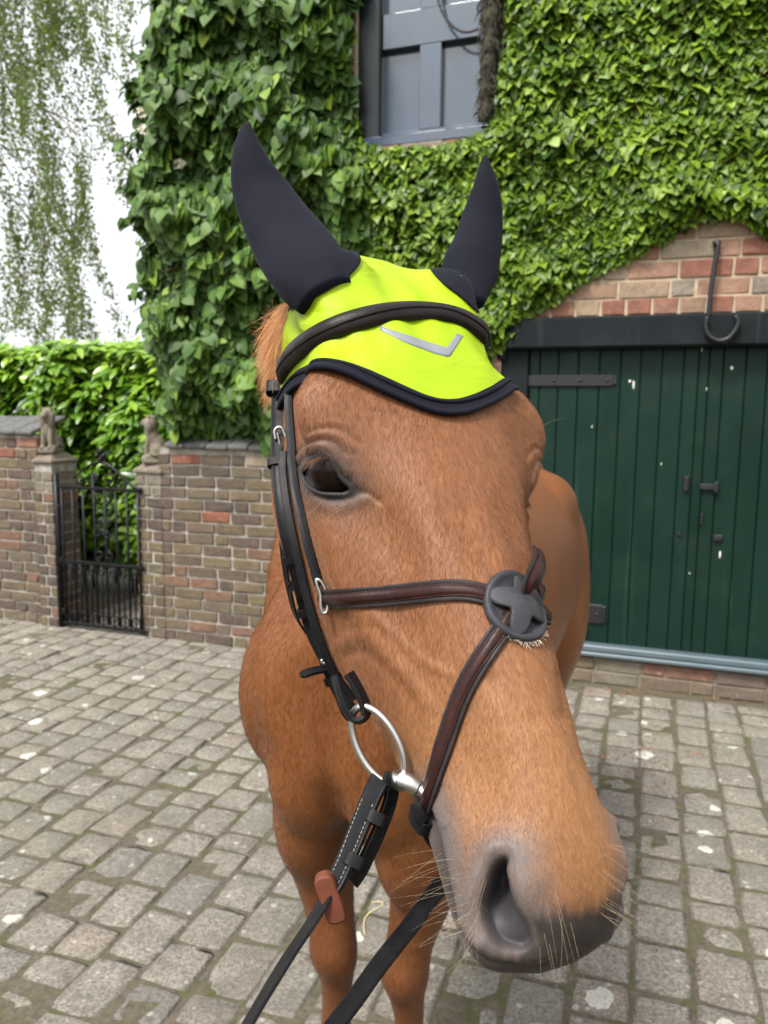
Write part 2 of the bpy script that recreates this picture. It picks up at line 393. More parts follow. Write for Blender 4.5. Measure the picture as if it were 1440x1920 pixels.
M_HATCH = paint_mat('sky_tinted_gloss_paint', (.014, .032, .062, 1), (.022, .044, .078, 1), .08, .35, (.05, .06, .06, 1), 1.0, spec=.55); [setattr(n_.inputs['Coat IOR'], 'default_value', 1.62) for n_ in M_HATCH.node_tree.nodes if n_.type == 'BSDF_PRINCIPLED']  # blue in the base stands in for bluish sky reflected by green paint
M_FRAME = paint_mat('black_green_paint', (.005, .009, .010, 1), (.009, .013, .014, 1), .35, .3, coat=.1, spec=.3)
M_TAR = paint_mat('black_tarred_timber', (.0055, .0055, .0075, 1), (.011, .011, .014, 1), .55, .35, (.07, .07, .08, 1), 0, spec=.12)
M_SILL = paint_mat('blue_grey_sill_paint', (.065, .095, .112, 1), (.10, .135, .155, 1), .32, .4, (.30, .34, .35, 1), .4)
M_IRON = simple_mat('black_iron', (.007, .007, .008, 1), .5, .4, 40, .4, .002)
M_DROP = simple_mat('white_dropping', (.75, .74, .70, 1), .8, .1, 60, .2)

house = empty('brick_house', tuple(HOUSE0), None, WA)
tag(house, 'ivy covered red brick house with a green stable door and loft hatch', 'house')
def hbox(name, u0, u1, z0, z1, y0, y1, mat, parent, bevel=0.0, smooth=False):
    return MB().box((u0, y0, z0), (u1, y1, z1), bevel).build(name, mat, parent, smooth)
# openings measured on the front
DL, ZL0 = house_uv(969, 656); DLt = house_uv(1000, 598)[1]
DR = DL + 2.60; SILL_T = house_uv(1200, 1217)[1]; SILL_B = house_uv(1200, 1238)[1]
WL, WB = house_uv(668, 276); WR = house_uv(938, 200)[0]; WT = WB + 1.75
print('DOOR', DL, ZL0, DLt, SILL_T, SILL_B, 'WIN', WL, WR, WB)
U0 = house_uv(345, 700)[0]; U1 = DR + 1.2; ZT = 4.6
# wall: mortar bed around the openings
wall = empty('wall', (0, 0, 0), house)
def slab(u0, u1, z0, z1): hbox('mortar_bed', u0, u1, z0, z1, .0, .30, M_MORTAR_TAN, wall)
ZLT = DLt
slab(U0, DL - .09, -.3, WB); slab(U0, WL, WB, WT); slab(WR, U1, WB, ZT); slab(U0, WR, WT, ZT)
slab(DL - .09, U1, ZLT, WB); slab(DR, U1, -.3, ZLT); hbox('mortar_bed', DL - .09, DR, -.3, SILL_B - .004, .0, .30, mortar_mat('dirty_mortar', (.13, .105, .08, 1), (.21, .175, .135, 1)), wall)
bm_ = [new_mesh('brick', *bevel_box(np.array([0, -.011, 0]), np.array([1, .05, 1]), .0), M_BRICK_RED, False) for _ in range(1)]
def brick_variants(mat, n=6, bev=.006, seed=5):
    r = np.random.default_rng(seed); out = []
    for k in range(n):
        V, F = bevel_box(np.array([-.5, -1.0, -.5]), np.array([.5, 1.0, .5]), .001)
        # unit brick: bevel shaped separately because it is scaled per brick
        out.append((V, F))
    return out
def brick_obj(u0, u1, z0, z1, mat, parent, r, proud=.009, name='brick', back=.04, org=None, cache={}):
    w, h = round(u1 - u0, 3), round(z1 - z0, 3); key = (w, h, mat.name, int(r.integers(3)))
    if key not in cache:
        V, F = bevel_box(np.array([-w / 2, -proud, -h / 2]), np.array([w / 2, back, h / 2]), .0055)
        V = V + np.stack([r.normal(0, .0022, len(V)), r.normal(0, .0014, len(V)), r.normal(0, .0022, len(V))], 1)
        cache[key] = new_mesh('brick', V, F, mat, False)
    o = bpy.data.objects.new(name, cache[key]); COL.objects.link(o); o.parent = parent
    o.location = ((u0 + u1) / 2, r.normal(0, .0016), (z0 + z1) / 2); o.rotation_euler = (r.normal(0, .006), r.normal(0, .008), r.normal(0, .006)); return o
def course(u0, u1, z, h, mat, parent, r, bond, L=.262, jt=.013, keep=None):
    u = u0 - r.uniform(0, .1); k = bond
    while u < u1:
        l = (L if k % 3 != 2 else L / 2 - .006) * r.uniform(.97, 1.03); k += 1
        a, b = max(u, u0), min(u + l - jt, u1)
        if b - a > .05 and (keep is None or keep((a + b) / 2, z + h / 2)): brick_obj(a, b, z, z + h - jt, mat, parent, r)
        u += l
rb = np.random.default_rng(21)
CH_ = .0965
# exposed brick above the lintel, headers in the first course
IVY_LOW = [(930,640),(960,596),(1000,585),(1045,560),(1090,530),(1130,508),(1165,480),(1205,450),(1245,425),(1290,410),(1330,398),(1380,408),(1440,430),(1500,440)]   # lower rim of the ivy
ivl = np.array([house_uv(x, y, .06) for x, y in IVY_LOW])
def below_ivy(u, z): return z < np.interp(u, ivl[:, 0], ivl[:, 1]) + .16
u = DL - .08
while u < DR: brick_obj(u, u + .121, ZLT + .006, ZLT + CH_ - .008, M_BRICK_RED, wall, rb); u += .134
for k in range(1, 9): course(DL - .1, DR, ZLT + k * CH_, CH_, M_BRICK_RED, wall, rb, k, keep=below_ivy)
# strips beside the hatch, below it and beside the door
for k in range(0, 16):
    z = WB + k * CH_
    brick_obj(WL - (.26 if k % 2 else .14), WL - .004, z, z + CH_ - .013, M_BRICK_RED, wall, rb); brick_obj(WR + .004, WR + (.14 if k % 2 else .26), z, z + CH_ - .013, M_BRICK_RED, wall, rb)
for k in range(1, 3): course(WL - .1, WR + .1, WB - k * CH_, CH_, M_BRICK_RED, wall, rb, k)
for k in range(0, 22): brick_obj(DL - .09 - (.25 if k % 2 else .13), DL - .095, k * CH_, (k + 1) * CH_ - .013, M_BRICK_RED, wall, rb)
# plinth under the door
ph = SILL_B / 2
M_BRICK_DIRTY = brick_mat('dirty_plinth_brick', [(0, (.17, .12, .09, 1)), (.25, (.22, .10, .07, 1)), (.5, (.20, .17, .13, 1)), (.75, (.15, .11, .085, 1))], .2)
for k in range(2): course(DL - .05, DR, k * ph + .002, ph, M_BRICK_DIRTY, wall, rb, k)
# ---- stable door
door = empty('stable_door', (0, 0, 0), house)
pu = [house_uv(x, 700)[0] for x in (990, 1010, 1045, 1083, 1123, 1163, 1201, 1241, 1282, 1310, 1330, 1357, 1400, 1441)]
while pu[-1] < DR - .06: pu.append(pu[-1] + .118)
rp = np.random.default_rng(4)
for a, b in zip(pu[:-1], pu[1:]):
    V, F = bevel_box(np.array([a + .0015, .045 + rp.normal(0, .0012), SILL_T - .004]), np.array([b - .0015, .075, ZL0 + .02]), .0045); mobj('plank', V, F, M_GREEN, door, False)
hbox('door_back', pu[0], pu[-1], SILL_T - .01, ZL0 + .02, .072, .10, M_FRAME, door)
hbox('door_jamb', DL - .10, pu[0] - .002, -.02 + SILL_B, ZL0 + .004, .012, .12, M_TAR, door, .006)
def strap_hinge(u0, u1, z0, z1):
    mb = MB().box((u0, .030, z0), (u1 - .02, .044, z1), .004).box((u1 - .024, .031, z0 + .006), (u1, .0435, z1 - .006), .005)
    o = mb.build('strap_hinge', M_IRON, door)
    for uu in np.linspace(u0 + .05, u1 - .05, 4): MB().sphere((uu, .029, (z0 + z1) / 2), (.010, .006, .010), 8, 5).build('bolt', M_IRON, o, True)
a = house_uv(972, 724); b = house_uv(1157, 702); strap_hinge(a[0], b[0], a[1], b[1])
a = house_uv(990, 1160); b = house_uv(1136, 1138); strap_hinge(a[0], b[0], a[1], b[1])
def hw(x0, y0, x1, y1, name, dpt_=.02):
    a = house_uv(x0, y1, -.03); b = house_uv(x1, y0, -.03); return hbox(name, a[0], b[0], a[1], b[1], .044 - dpt_, .046, M_IRON, door, .004)
hw(1281, 893, 1292, 921, 'door_bolt'); hw(1311, 908, 1344, 918, 'door_bolt'); hw(1338, 903, 1347, 924, 'bolt_keep', .03); hw(1312, 964, 1319, 984, 'keyhole_plate', .01); hw(1337, 1004, 1356, 1014, 'door_bolt', .015); hw(1270, 998, 1277, 1006, 'keyhole_plate', .01)
hbox('door_lintel', DL - .05, DR + .2, ZL0, ZLT, -.055, .10, M_TAR, door, .012)
hbox('lintel_end', DL - .11, DL - .055, ZL0 - .06, ZLT - .02, -.02, .1, M_TAR, door, .01)
mb = MB().box((DL - .02, -.030, SILL_B + .028), (DR, .05, SILL_T), .007).box((DL - .02, -.046, SILL_B + .004), (DR, .05, SILL_B + .0275), .006)
mb.build('door_sill', M_SILL, door)
# bird droppings and splashes on the planks
for x, y, w, h in ((1188,722,4,17),(1181,715,5,5),(1372,690,6,7),(1350,1040,4,14),(1168,1275,0,0),(1316,655,3,8),(1325,730,2,6),(1240,870,2,5),(1110,800,2,6),(1293,1075,2,4)):
    if w:
        a = house_uv(x - w / 2, y + h / 2, -.045); b = house_uv(x + w / 2, y - h / 2, -.045); MB().sphere(((a[0] + b[0]) / 2, .0435, (a[1] + b[1]) / 2), ((b[0] - a[0]) * .5, .0022, (b[1] - a[1]) * .5), 10, 6).build('splash', M_DROP, door, True).rotation_euler = (0, 0, 0)
# ---- loft hatch
hatch = empty('loft_hatch', (0, 0, 0), house)
hbox('frame_jamb', WL, WL + .135, WB, WT, .02, .2, M_FRAME, hatch, .008); hbox('frame_jamb', WR - .04, WR, WB, WT, .02, .2, M_FRAME, hatch, .006)
hbox('hatch_sill', WL - .0, WR, WB - .015, WB + .045, -.008, .2, M_HATCH, hatch, .006)
hu = lambda x, y=200: house_uv(x, y, -.06)
L0, R0 = WL + .137, WR - .042
def stile(x0, x1, z0, z1, y0=.055, y1=.10): hbox('stile', x0, x1, z0, z1, y0, y1, M_HATCH, hatch, .0018)
zb0 = WB + .047; zb1 = hu(760, 246)[1]; zm0, zm1 = hu(760, 88)[1], hu(760, 22)[1]; um0, um1 = hu(786)[0], hu(826)[0]
ul = hu(716)[0]; ur = hu(899)[0]
stile(L0, ul, zb0, WT); stile(ur, R0, zb0, WT); stile(ul + .001, ur - .001, zb0, zb1, .056, .1); stile(ul + .001, ur - .001, zm0, zm1, .056, .1)
stile(um0, um1, zb1 + .001, zm0 - .001, .057, .1); stile(um0, um1, zm1 + .001, WT, .057, .1)
for x0, x1, z0, z1 in ((ul, um0, zb1, zm0), (um1, ur, zb1, zm0), (ul, um0, zm1, WT), (um1, ur, zm1, WT)):
    o = hbox('panel', x0 - .01, x1 + .01, z0 - .01, z1 + .01, .105, .12, M_HATCH, hatch)
# ---- iron rod and tether ring over the door
hook = empty('iron_hook', tuple(HOUSE0), None, WA); tag(hook, 'black iron rod with a hanging ring over the green door', 'hook')
pts = [house_uv(x, y, .05) for x, y in ((1338,458),(1347,450),(1345,470),(1338,510),(1332,552),(1328,596))]
MB().tube([(u, -.05, z) for u, z in resample(cr(pts, 6), 24)], .0125, 10).build('rod', M_IRON, hook, True)
u, z = house_uv(1344, 457, .04); MB().tube([(u, -.06, z), (u, .03, z)], .018, 10).build('wall_pin', M_IRON, hook, True)
pts = [house_uv(x, y, .075) for x, y in ((1326,594),(1323,612),(1330,630),(1348,639),(1366,634),(1380,617),(1384,602),(1378,592))]
MB().tube([(u, -.08, z) for u, z in resample(cr(pts, 6), 40)], .0125, 10).build('ring', M_IRON, hook, True)
# ---- chain in front of the hatch, with an old mossy rope hanging beside it
chain = empty('hanging_chain', tuple(HOUSE0), None, WA); tag(chain, 'rusty chain hanging across the loft hatch', 'chain')
M_RUST = simple_mat('dark_rusty_iron', (.045, .035, .032, 1), .7, .5, 60, .4)
pts = np.array([house_uv(x, y, .03) for x, y in ((815,-30),(822,2),(830,24),(844,44),(862,58),(880,60),(897,54))]); pts = cr(pts, 10)
pts = resample(pts, 30)
for i, (a, b) in enumerate(zip(pts[:-1], pts[1:])):
    c = (a + b) / 2; d = (b - a) / np.linalg.norm(b - a); L = np.linalg.norm(b - a) * .72; e = np.array([d[0], 0, d[1]]); f = np.array([0, 1.0, 0]) if i % 2 else np.array([-d[1], 0, d[0]])
    q = [np.array([c[0], -.03, c[1]]) + e * L * math.cos(t) + f * L * .55 * math.sin(t) for t in np.linspace(0, 2 * math.pi, 12, endpoint=False)]
    V, F = tube(q, .0034, 6, False, True); mobj('link', V, F, M_RUST, chain)
rope = empty('mossy_rope', tuple(HOUSE0), None, WA); tag(rope, 'thick old mossy rope bundle hanging beside the loft hatch', 'rope')
M_MOSS = simple_mat('mossy_fibre', (.050, .046, .030, 1), .95, .6, 90, .6, .004)
rr_ = random.Random(5); core = [house_uv(x, y, .05) for x, y in ((921,-40),(921,20),(919,80),(915,140),(911,190),(906,228))]
core = resample(cr(core, 6), 40)
V, F = tube([(u, -.05 + .01 * math.sin(i), z) for i, (u, z) in enumerate(core)], [.050 * (1 - .45 * i / 40) + .006 * rr_.uniform(-1, 1) for i in range(40)], 9); mobj('core', V, F, M_MOSS, rope)
mbr = MB()
for k in range(520):
    i = rr_.randrange(0, 38); a = rr_.uniform(0, 2 * math.pi); R_ = .05 * (1 - .45 * i / 40); u, z = core[i]
    p = np.array([u + R_ * math.cos(a), -.05 + R_ * math.sin(a), z]); d = np.array([rr_.gauss(0, .5), rr_.gauss(0, .5), -1]); d /= np.linalg.norm(d); L = rr_.uniform(.03, .09)
    mbr.tube([p, p + d * L * .5 + np.array([math.cos(a), math.sin(a), 0]) * .012, p + d * L], [.003, .0026, .001], 4, False)
o = mbr.build('fibres', M_MOSS, rope); o['kind'] = 'stuff'
# ------------------------------------------------------------------ garden walls, piers, statues, gate
rw = np.random.default_rng(33)
GC = .0745
M_STONE = brick_mat('weathered_stone', [(0, (.20, .17, .13, 1))], .25)
M_SLATE = simple_mat('coping_tile', (.085, .085, .080, 1), .85, .4, 24, .6, .006)
def gu(x, y, off=0.0): return gard_uv(x, y, off)
def gwall(label, u0, u1, ztop, loc_off=0.0, corner=0, orange=(), cope=True, bondseed=0):
    root = empty('garden_wall', tuple(GARD0 - WI * loc_off), None, WA); tag(root, label, 'wall', 'garden walls beside the gate')
    MB().box((u0, .0, -.1), (u1, .22, ztop)).build('mortar_bed', M_MORTAR_GREY, root)
    n = int(ztop / GC); r = np.random.default_rng(33 + bondseed)
    for k in range(n):
        u = u0 - (0 if k % 2 else .112) - r.uniform(0, .02); j = k
        while u < u1 - .02:
            l = .222 if (j % 4) != 3 else .108; j += 1
            l *= r.uniform(.97, 1.03); a, b = max(u, u0 - .004), min(u + l - .012, u1 + .004); u += l
            if b - a < .03: continue
            m = M_BRICK_OLD
            for (ou, oz) in orange:
                if a - .01 < ou < b + .01 and k == int(oz / GC): m = M_BRICK_ORANGE
            if k == n - 1 and r.random() < .3: m = M_BRICK_RED
            brick_obj(a, b, k * GC + .002, (k + 1) * GC - .010, m, root, r, .010)
    if cope:
        u = u0 + .06
        while u < u1:
            l = .155 * r.uniform(.95, 1.05)
            V, F = bevel_box(np.array([u, -.045, ztop]), np.array([u + l - .006, .30, ztop + .030]), .008); V[:, 2] += (V[:, 1] + .045) * .30 + r.normal(0, .002); mobj('coping_tile', V, F, M_SLATE, root, False); u += l
    return root
ztr = gu(420, 843)[1]; ul0 = gu(306, 1100)[0]; ur1 = gu(900, 1100)[0]
oc = [gu(417, 966), gu(352, 852)]
gwall('brown brick garden wall under the dark climber, between gate and horse', ul0, ur1, ztr, 0.0, orange=oc)
lz = gu(20, 815)[1]; uL1 = gu(82, 1100)[0]; uL0 = gu(-330, 1100)[0]
gwall('brown brick garden wall with a hedge above it, beyond the gate', uL0, uL1, lz, 0.0, bondseed=3, orange=[gu(8, 848)])
# piers
def pier(label, u0, u1, ztop, out, render):
    root = empty('gate_pier', tuple(GARD0 + WU * (u0 + u1) / 2), None, WA); tag(root, label, 'pier', 'gate piers')
    w = (u1 - u0) / 2; r = np.random.default_rng(int(100 + u0 * 10))
    MB().box((-w + .008, -out + .008, -.1), (w - .008, .20, ztop)).build('mortar_bed', M_MORTAR_GREY, root)
    n = int(ztop / GC)
    for k in range(n):
        z0, z1 = k * GC + .002, (k + 1) * GC - .010
        s = .6 if k % 2 else .4; cut = -w + 2 * w * s
        for a, b in ((-w, cut - .006), (cut + .006, w)):
            V, F = bevel_box(np.array([a, -out, z0]), np.array([b, .2, z1]), .006); V = V + r.normal(0, .002, V.shape); mobj('brick', V, F, M_BRICK_OLD if k < n - 2 or not render else M_STONE, root, False)
    V, F = bevel_box(np.array([-w - .012, -out - .012, ztop]), np.array([w + .012, .21, ztop + .028]), .008); mobj('cap_stone', V, F, M_STONE, root, False)
    mb = MB(); t = np.array([[-w, -out, 0], [w, -out, 0], [w, .19, 0], [-w, .19, 0]]) + [0, 0, ztop + .026]; c = t.mean(0); top = c + (t - c) * .55 + [0, 0, .045]
    mb.add(np.vstack([t, top]), [(0, 1, 5, 4), (1, 2, 6, 5), (2, 3, 7, 6), (3, 0, 4, 7), (4, 5, 6, 7)]); mb.build('cap_slope', M_STONE, root); return root, ztop + .071
uA0, uA1 = gu(84, 1100)[0], gu(113, 1100)[0]
zpl = gu(90, 868)[1]; zpr = gu(285, 888)[1]
p1, zt1 = pier('brick gate pier at the hinge side of the iron gate', uA0 - .0, uA1 + .02, zpl, .055, True)
p2, zt2 = pier('brick gate pier at the latch end of the iron gate', gu(262, 1100)[0] - .002, gu(310, 1100)[0], zpr, .016, True)
# statues: seated stone lions
def lion(name, label, loc, turn, h):
    mb = MB(); S = lambda c, r: mb.sphere(c, r, 18, 12)
    S((0, .02, .24), (.125, .16, .20)); S((0, -.05, .38), (.115, .12, .20)); S((0, .06, .12), (.15, .18, .12))     # haunch and chest
    S((0, -.08, .62), (.135, .13, .155)); S((0, -.16, .66), (.085, .10, .09)); S((0, -.235, .635), (.055, .06, .05)) # mane, face, muzzle
    S((0, -.05, .75), (.085, .085, .05))
    for sx in (-1, 1):
        mb.tube([(sx * .07, -.10, .42), (sx * .075, -.15, .22), (sx * .075, -.16, .03)], [.055, .045, .045], 12); S((sx * .075, -.195, .025), (.05, .07, .032))
        S((sx * .125, .05, .14), (.07, .13, .12)); S((sx * .13, -.09, .03), (.05, .09, .035)); S((sx * .085, -.10, .775), (.03, .022, .04))
        S((sx * .105, -.10, .60), (.05, .08, .12)); S((sx * .09, -.12, .50), (.045, .06, .10))
    mb.tube([(.05, .18, .06), (.16, .16, .05), (.19, .02, .06), (.17, -.06, .10)], .026, 8)
    mb.box((-.17, -.24, -.10), (.17, .20, .01), .02)
    me = new_mesh(name, np.concatenate(mb.v) * h / .9, mb.f); o = bpy.data.objects.new(name, me); COL.objects.link(o)
    m = o.modifiers.new('r', 'REMESH'); m.mode = 'VOXEL'; m.voxel_size = .0065; m = o.modifiers.new('s', 'SMOOTH'); m.iterations = 3
    apply_mods(o); o.data.materials.clear(); o.data.materials.append(M_STONE); o.data.polygons.foreach_set('use_smooth', np.ones(len(o.data.polygons), bool))
    o.location = loc; o.rotation_euler = (0, 0, turn); tag(o, label, 'statue', 'stone statues on the gate piers'); return o
def apply_mods(o):
    dg = bpy.context.evaluated_depsgraph_get(); me = bpy.data.meshes.new_from_object(o.evaluated_get(dg)); old = o.data
    o.modifiers.clear(); o.data = me; bpy.data.meshes.remove(old); return o
lh = .32
lion('stone_statue', 'small seated stone lion on the hinge side gate pier', tuple(GARD0 + WU * (uA0 + uA1) / 2 + WI * .05 + WZ * (zt1 + .03)), WA + .25, lh)
lion('stone_statue', 'small seated stone lion facing the gate on the latch side pier', tuple(GARD0 + WU * gu(290, 1100)[0] + WI * .06 + WZ * (zt2 + .03)), WA - 1.25, lh)
# wrought iron gate
gate = empty('iron_gate', tuple(GARD0), None, WA); tag(gate, 'black wrought iron garden gate with scrolls', 'gate')
M_GATE = simple_mat('black_gate_paint', (.004, .004, .005, 1), .38, .4, 40, .3, .001, Specular_IOR_Level=.22)
GO = .03
def gp(x, y): u, z = gu(x, y, GO); return np.array([u, -GO, z])
def gbar(name, pts, r, n=6): return MB().tube(np.array(pts), r, n).build(name, M_GATE, gate, True)
gl, gr_ = gp(112, 1000)[0], gp(268, 1000)[0]
zb_ = .035; ztop_ = gp(190, 917)[2]; zmid = gp(190, 1058)[2]
gbar('gate_post', [(gp(109, 1000)[0], -GO, .0), (gp(109, 1000)[0], -GO, gp(109, 888)[2])], .019, 10)
for k, z in enumerate((zb_, zmid, ztop_)): hb = MB().box((gl, -GO - .008, z - .011), (gr_, -GO + .008, z + .011), .003).build('rail', M_GATE, gate)
nb_ = 7
for k in range(nb_ + 1):
    u = gl + (gr_ - gl) * (k + .35) / (nb_ + .7); gbar('bar', [(u, -GO, zb_), (u, -GO, ztop_ + (.10 if k == 3 else 0))], .0085)
    if k < nb_: u2 = u + (gr_ - gl) / (nb_ + .7) / 2; gbar('dog_bar', [(u2, -GO, zb_), (u2, -GO, zmid)], .0065)
def scroll(cx, cz, r, turns, a0, sgn, rad=.0075):
    t = np.linspace(0, 1, 28); rr2 = r * (1 - .72 * t); a = a0 + sgn * t * turns * 2 * math.pi
    gbar('scroll', [(cx + q * math.cos(w), -GO, cz + q * math.sin(w)) for q, w in zip(rr2, a)], rad, 6)
st_ = (gr_ - gl) / (nb_ + .7)
for k in range(nb_): 
    cx = gl + (gr_ - gl) * (k + .85) / (nb_ + .7)
    scroll(cx, zmid - .055, .034, 1.15, math.pi / 2, 1 if k % 2 else -1); V, F = tube([(cx + .034 * math.cos(a), -GO, zb_ + .052 + .040 * math.sin(a)) for a in np.linspace(0, 2 * math.pi, 18, endpoint=False)], .006, 6, False, True); mobj('ring', V, F, M_GATE, gate)
um = gp(190, 900)[0]
gbar('overthrow', [(um - (gr_ - um) * a, -GO, z) for a, z in [(-1, ztop_ + .01)]] + [(um + (gr_ - um) * t, -GO, ztop_ + .012 + .17 * (.5 + .5 * math.cos(math.pi * t))) for t in np.linspace(.98, 0, 16)], .011, 8)
gbar('overthrow', [(um - (um - gl) * t, -GO, ztop_ + .012 + .17 * (.5 + .5 * math.cos(math.pi * t))) for t in np.linspace(0, .62, 12)], .009, 8)
for sx in (-1, 1):
    scroll(um + sx * .065, ztop_ + .065, .052, 1.3, -math.pi / 2, sx); scroll(um + sx * .165, ztop_ + .05, .042, 1.2, -math.pi / 2, sx); scroll(um + sx * .045, ztop_ - .06, .042, 1.2, math.pi / 2, -sx); scroll(um + sx * .035, zmid + .06, .040, 1.2, -math.pi / 2, sx)
    scroll(um + sx * .032, (zmid + ztop_) / 2 + .03, .030, 1.2, 0, sx); scroll(um + sx * .032, (zmid + ztop_) / 2 - .045, .030, 1.2, 0, -sx)
for dx, dz in ((0, .255), (-.028, .225), (.028, .225), (0, .20)): MB().sphere((um + dx, -GO, ztop_ + dz), .020, 10, 7).build('finial_bead', M_GATE, gate, True)
for z in (gp(109, 952)[2], gp(109, 1050)[2], .12): MB().box((gp(100, 1000)[0], -GO - .014, z - .02), (gl + .03, -GO + .02, z + .02), .004).build('hinge', M_GATE, gate)
# ------------------------------------------------------------------ foliage
def leaf_mat(name, stops, lr, rough=.42, trans=.22, spec=.5, vein=True):
    t = NT(name); r = t.attr('lr') if lr else t.rand(); P = t.geo_pos()
    c = t.ramp(r, stops); c = t.mix(t.math('MULTIPLY', t.noise(3, 3, .5, P), .35), c, stops[0][1])
    t.set(Base_Color=c, Roughness=rough); t.b.inputs['Specular IOR Level'].default_value = spec
    tr = t.n('ShaderNodeBsdfTranslucent'); t.l(t.mix(.5, c, (.22, .36, .03, 1)), tr.inputs['Color']); mx = t.n('ShaderNodeMixShader'); mx.inputs[0].default_value = trans
    t.l(t.b.outputs[0], mx.inputs[1]); t.l(tr.outputs[0], mx.inputs[2]); t.l(mx.outputs[0], t.out.inputs[0]); return t.m
def leaf_shape(outline, fold=.12, droop=.15):
    """half outline (x>0) from base to tip in unit length -> folded leaf"""
    o = np.array(outline, float); n = len(o); V = []
    ys = np.linspace(o[0, 1], o[-1, 1], n)
    for i, (x, y) in enumerate(o): V.append((x, y, fold * x - droop * y * y))
    for i, y in enumerate(o[:, 1]): V.append((0, y, -droop * y * y))
    for i, (x, y) in enumerate(o): V.append((-x, y, fold * x - droop * y * y))
    F = []
    for i in range(n - 1): F += [(i, i + 1, n + i + 1, n + i), (n + i, n + i + 1, 2 * n + i + 1, 2 * n + i)]
    return np.array(V), F
IVY = [leaf_shape([(.03,-.06),(.24,-.14),(.40,-.02),(.52,.10),(.36,.26),(.40,.44),(.24,.62),(.10,.84),(0,.96)], .20, .26), leaf_shape([(.03,-.05),(.28,-.10),(.44,.06),(.46,.24),(.30,.40),(.26,.62),(.10,.84),(0,.98)], .32, .40), leaf_shape([(.02,-.06),(.28,-.10),(.42,.08),(.44,.30),(.34,.54),(.18,.78),(0,.93)], .10, .15)]
HYD = [leaf_shape([(.03,-.05),(.30,-.07),(.43,.10),(.47,.32),(.42,.55),(.27,.76),(.09,.91),(0,1.02)], .14, .25), leaf_shape([(.03,-.04),(.26,-.05),(.40,.14),(.43,.38),(.34,.64),(.16,.86),(.05,.95),(0,1.03)], .24, .36)]
LAU = [leaf_shape([(.01,0),(.14,.12),(.21,.36),(.20,.62),(.11,.86),(0,1.02)], .30, .18), leaf_shape([(.01,0),(.13,.14),(.19,.40),(.17,.66),(.08,.90),(0,1.0)], .18, .30)]
def orient(n, up, spin, r):
    """leaf frame: y = direction of the tip, z = face normal"""
    z = n / np.linalg.norm(n); y = up - z * (up @ z); y /= np.linalg.norm(y) + 1e-9; x = np.cross(y, z); ca, sa = math.cos(spin), math.sin(spin)
    return np.stack([x * ca + y * sa, y * ca - x * sa, z], 1)
def foliage(root, items, shapes, mat_o, mat_lr, nparts=300, pname='leaf', rest='leaves'):
    """items: (pos, 3x3, size, variant, rand, rank)"""
    inv = Matrix.Translation(-Vector(root.location)); me = [new_mesh(pname, V, F, mat_o) for V, F in shapes]
    items.sort(key=lambda q: -q[5]); VV, FF, LR = [], [], []; k0 = 0
    for i, (p, A, s, v, rr, _) in enumerate(items):
        if i < nparts:
            o = bpy.data.objects.new(pname, me[v]); COL.objects.link(o); o.parent = root; o.matrix_parent_inverse = inv
            m = Matrix.Identity(4)
            for a in range(3):
                for b in range(3): m[a][b] = A[a, b] * s
                m[a][3] = p[a]
            o.matrix_basis = m
        else:
            V, F = shapes[v]; VV.append(V * s @ A.T + p); FF.append(np.array(F) + k0); k0 += len(V); LR.append(np.full(len(V), rr))
    V = np.concatenate(VV); F = np.concatenate(FF)
    me_ = bpy.data.meshes.new(rest); me_.vertices.add(len(V)); me_.vertices.foreach_set('co', V.astype(np.float32).ravel())
    n = len(F); me_.loops.add(n * 4); me_.loops.foreach_set('vertex_index', F.astype(np.int32).ravel()); me_.polygons.add(n)
    me_.polygons.foreach_set('loop_start', np.arange(0, n * 4, 4, dtype=np.int32)); me_.update(calc_edges=True); me_.materials.append(mat_lr)
    me_.polygons.foreach_set('use_smooth', np.ones(n, bool))
    a = me_.attributes.new('lr', 'FLOAT', 'POINT'); a.data.foreach_set('value', np.concatenate(LR).astype(np.float32))
    o = bpy.data.objects.new(rest, me_); COL.objects.link(o); o.parent = root; o.matrix_parent_inverse = inv; o['kind'] = 'stuff'; return o
def in_poly(P, poly): return sdist_poly_(np.asarray(P, float), poly) < 0
def sdist_poly_(P, poly):
    poly = np.asarray(poly, float); d = np.full(len(P), 1e9); ins = np.zeros(len(P), bool)
    for a, b in zip(poly, np.roll(poly, -1, 0)):
        e = b - a; w = P - a; t = np.clip((w @ e) / (e @ e), 0, 1); d = np.minimum(d, np.linalg.norm(w - t[:, None] * e, axis=1))
        c = (a[1] > P[:, 1]) != (b[1] > P[:, 1]); ins ^= c & (P[:, 0] < (b[0] - a[0]) * (P[:, 1] - a[1]) / (b[1] - a[1] + 1e-12) + a[0])
    return np.where(ins, -d, d)
def vnoise(P, s, seed=0):
    r = np.random.default_rng(seed); out = np.zeros(len(P))
    for k in range(7):
        d = r.normal(0, 1, P.shape[1]); d /= np.linalg.norm(d); out += np.sin(P @ d * s * r.uniform(.6, 1.7) + r.uniform(0, 6.28))
    return out / 7 * 1.6
OUT = -WI
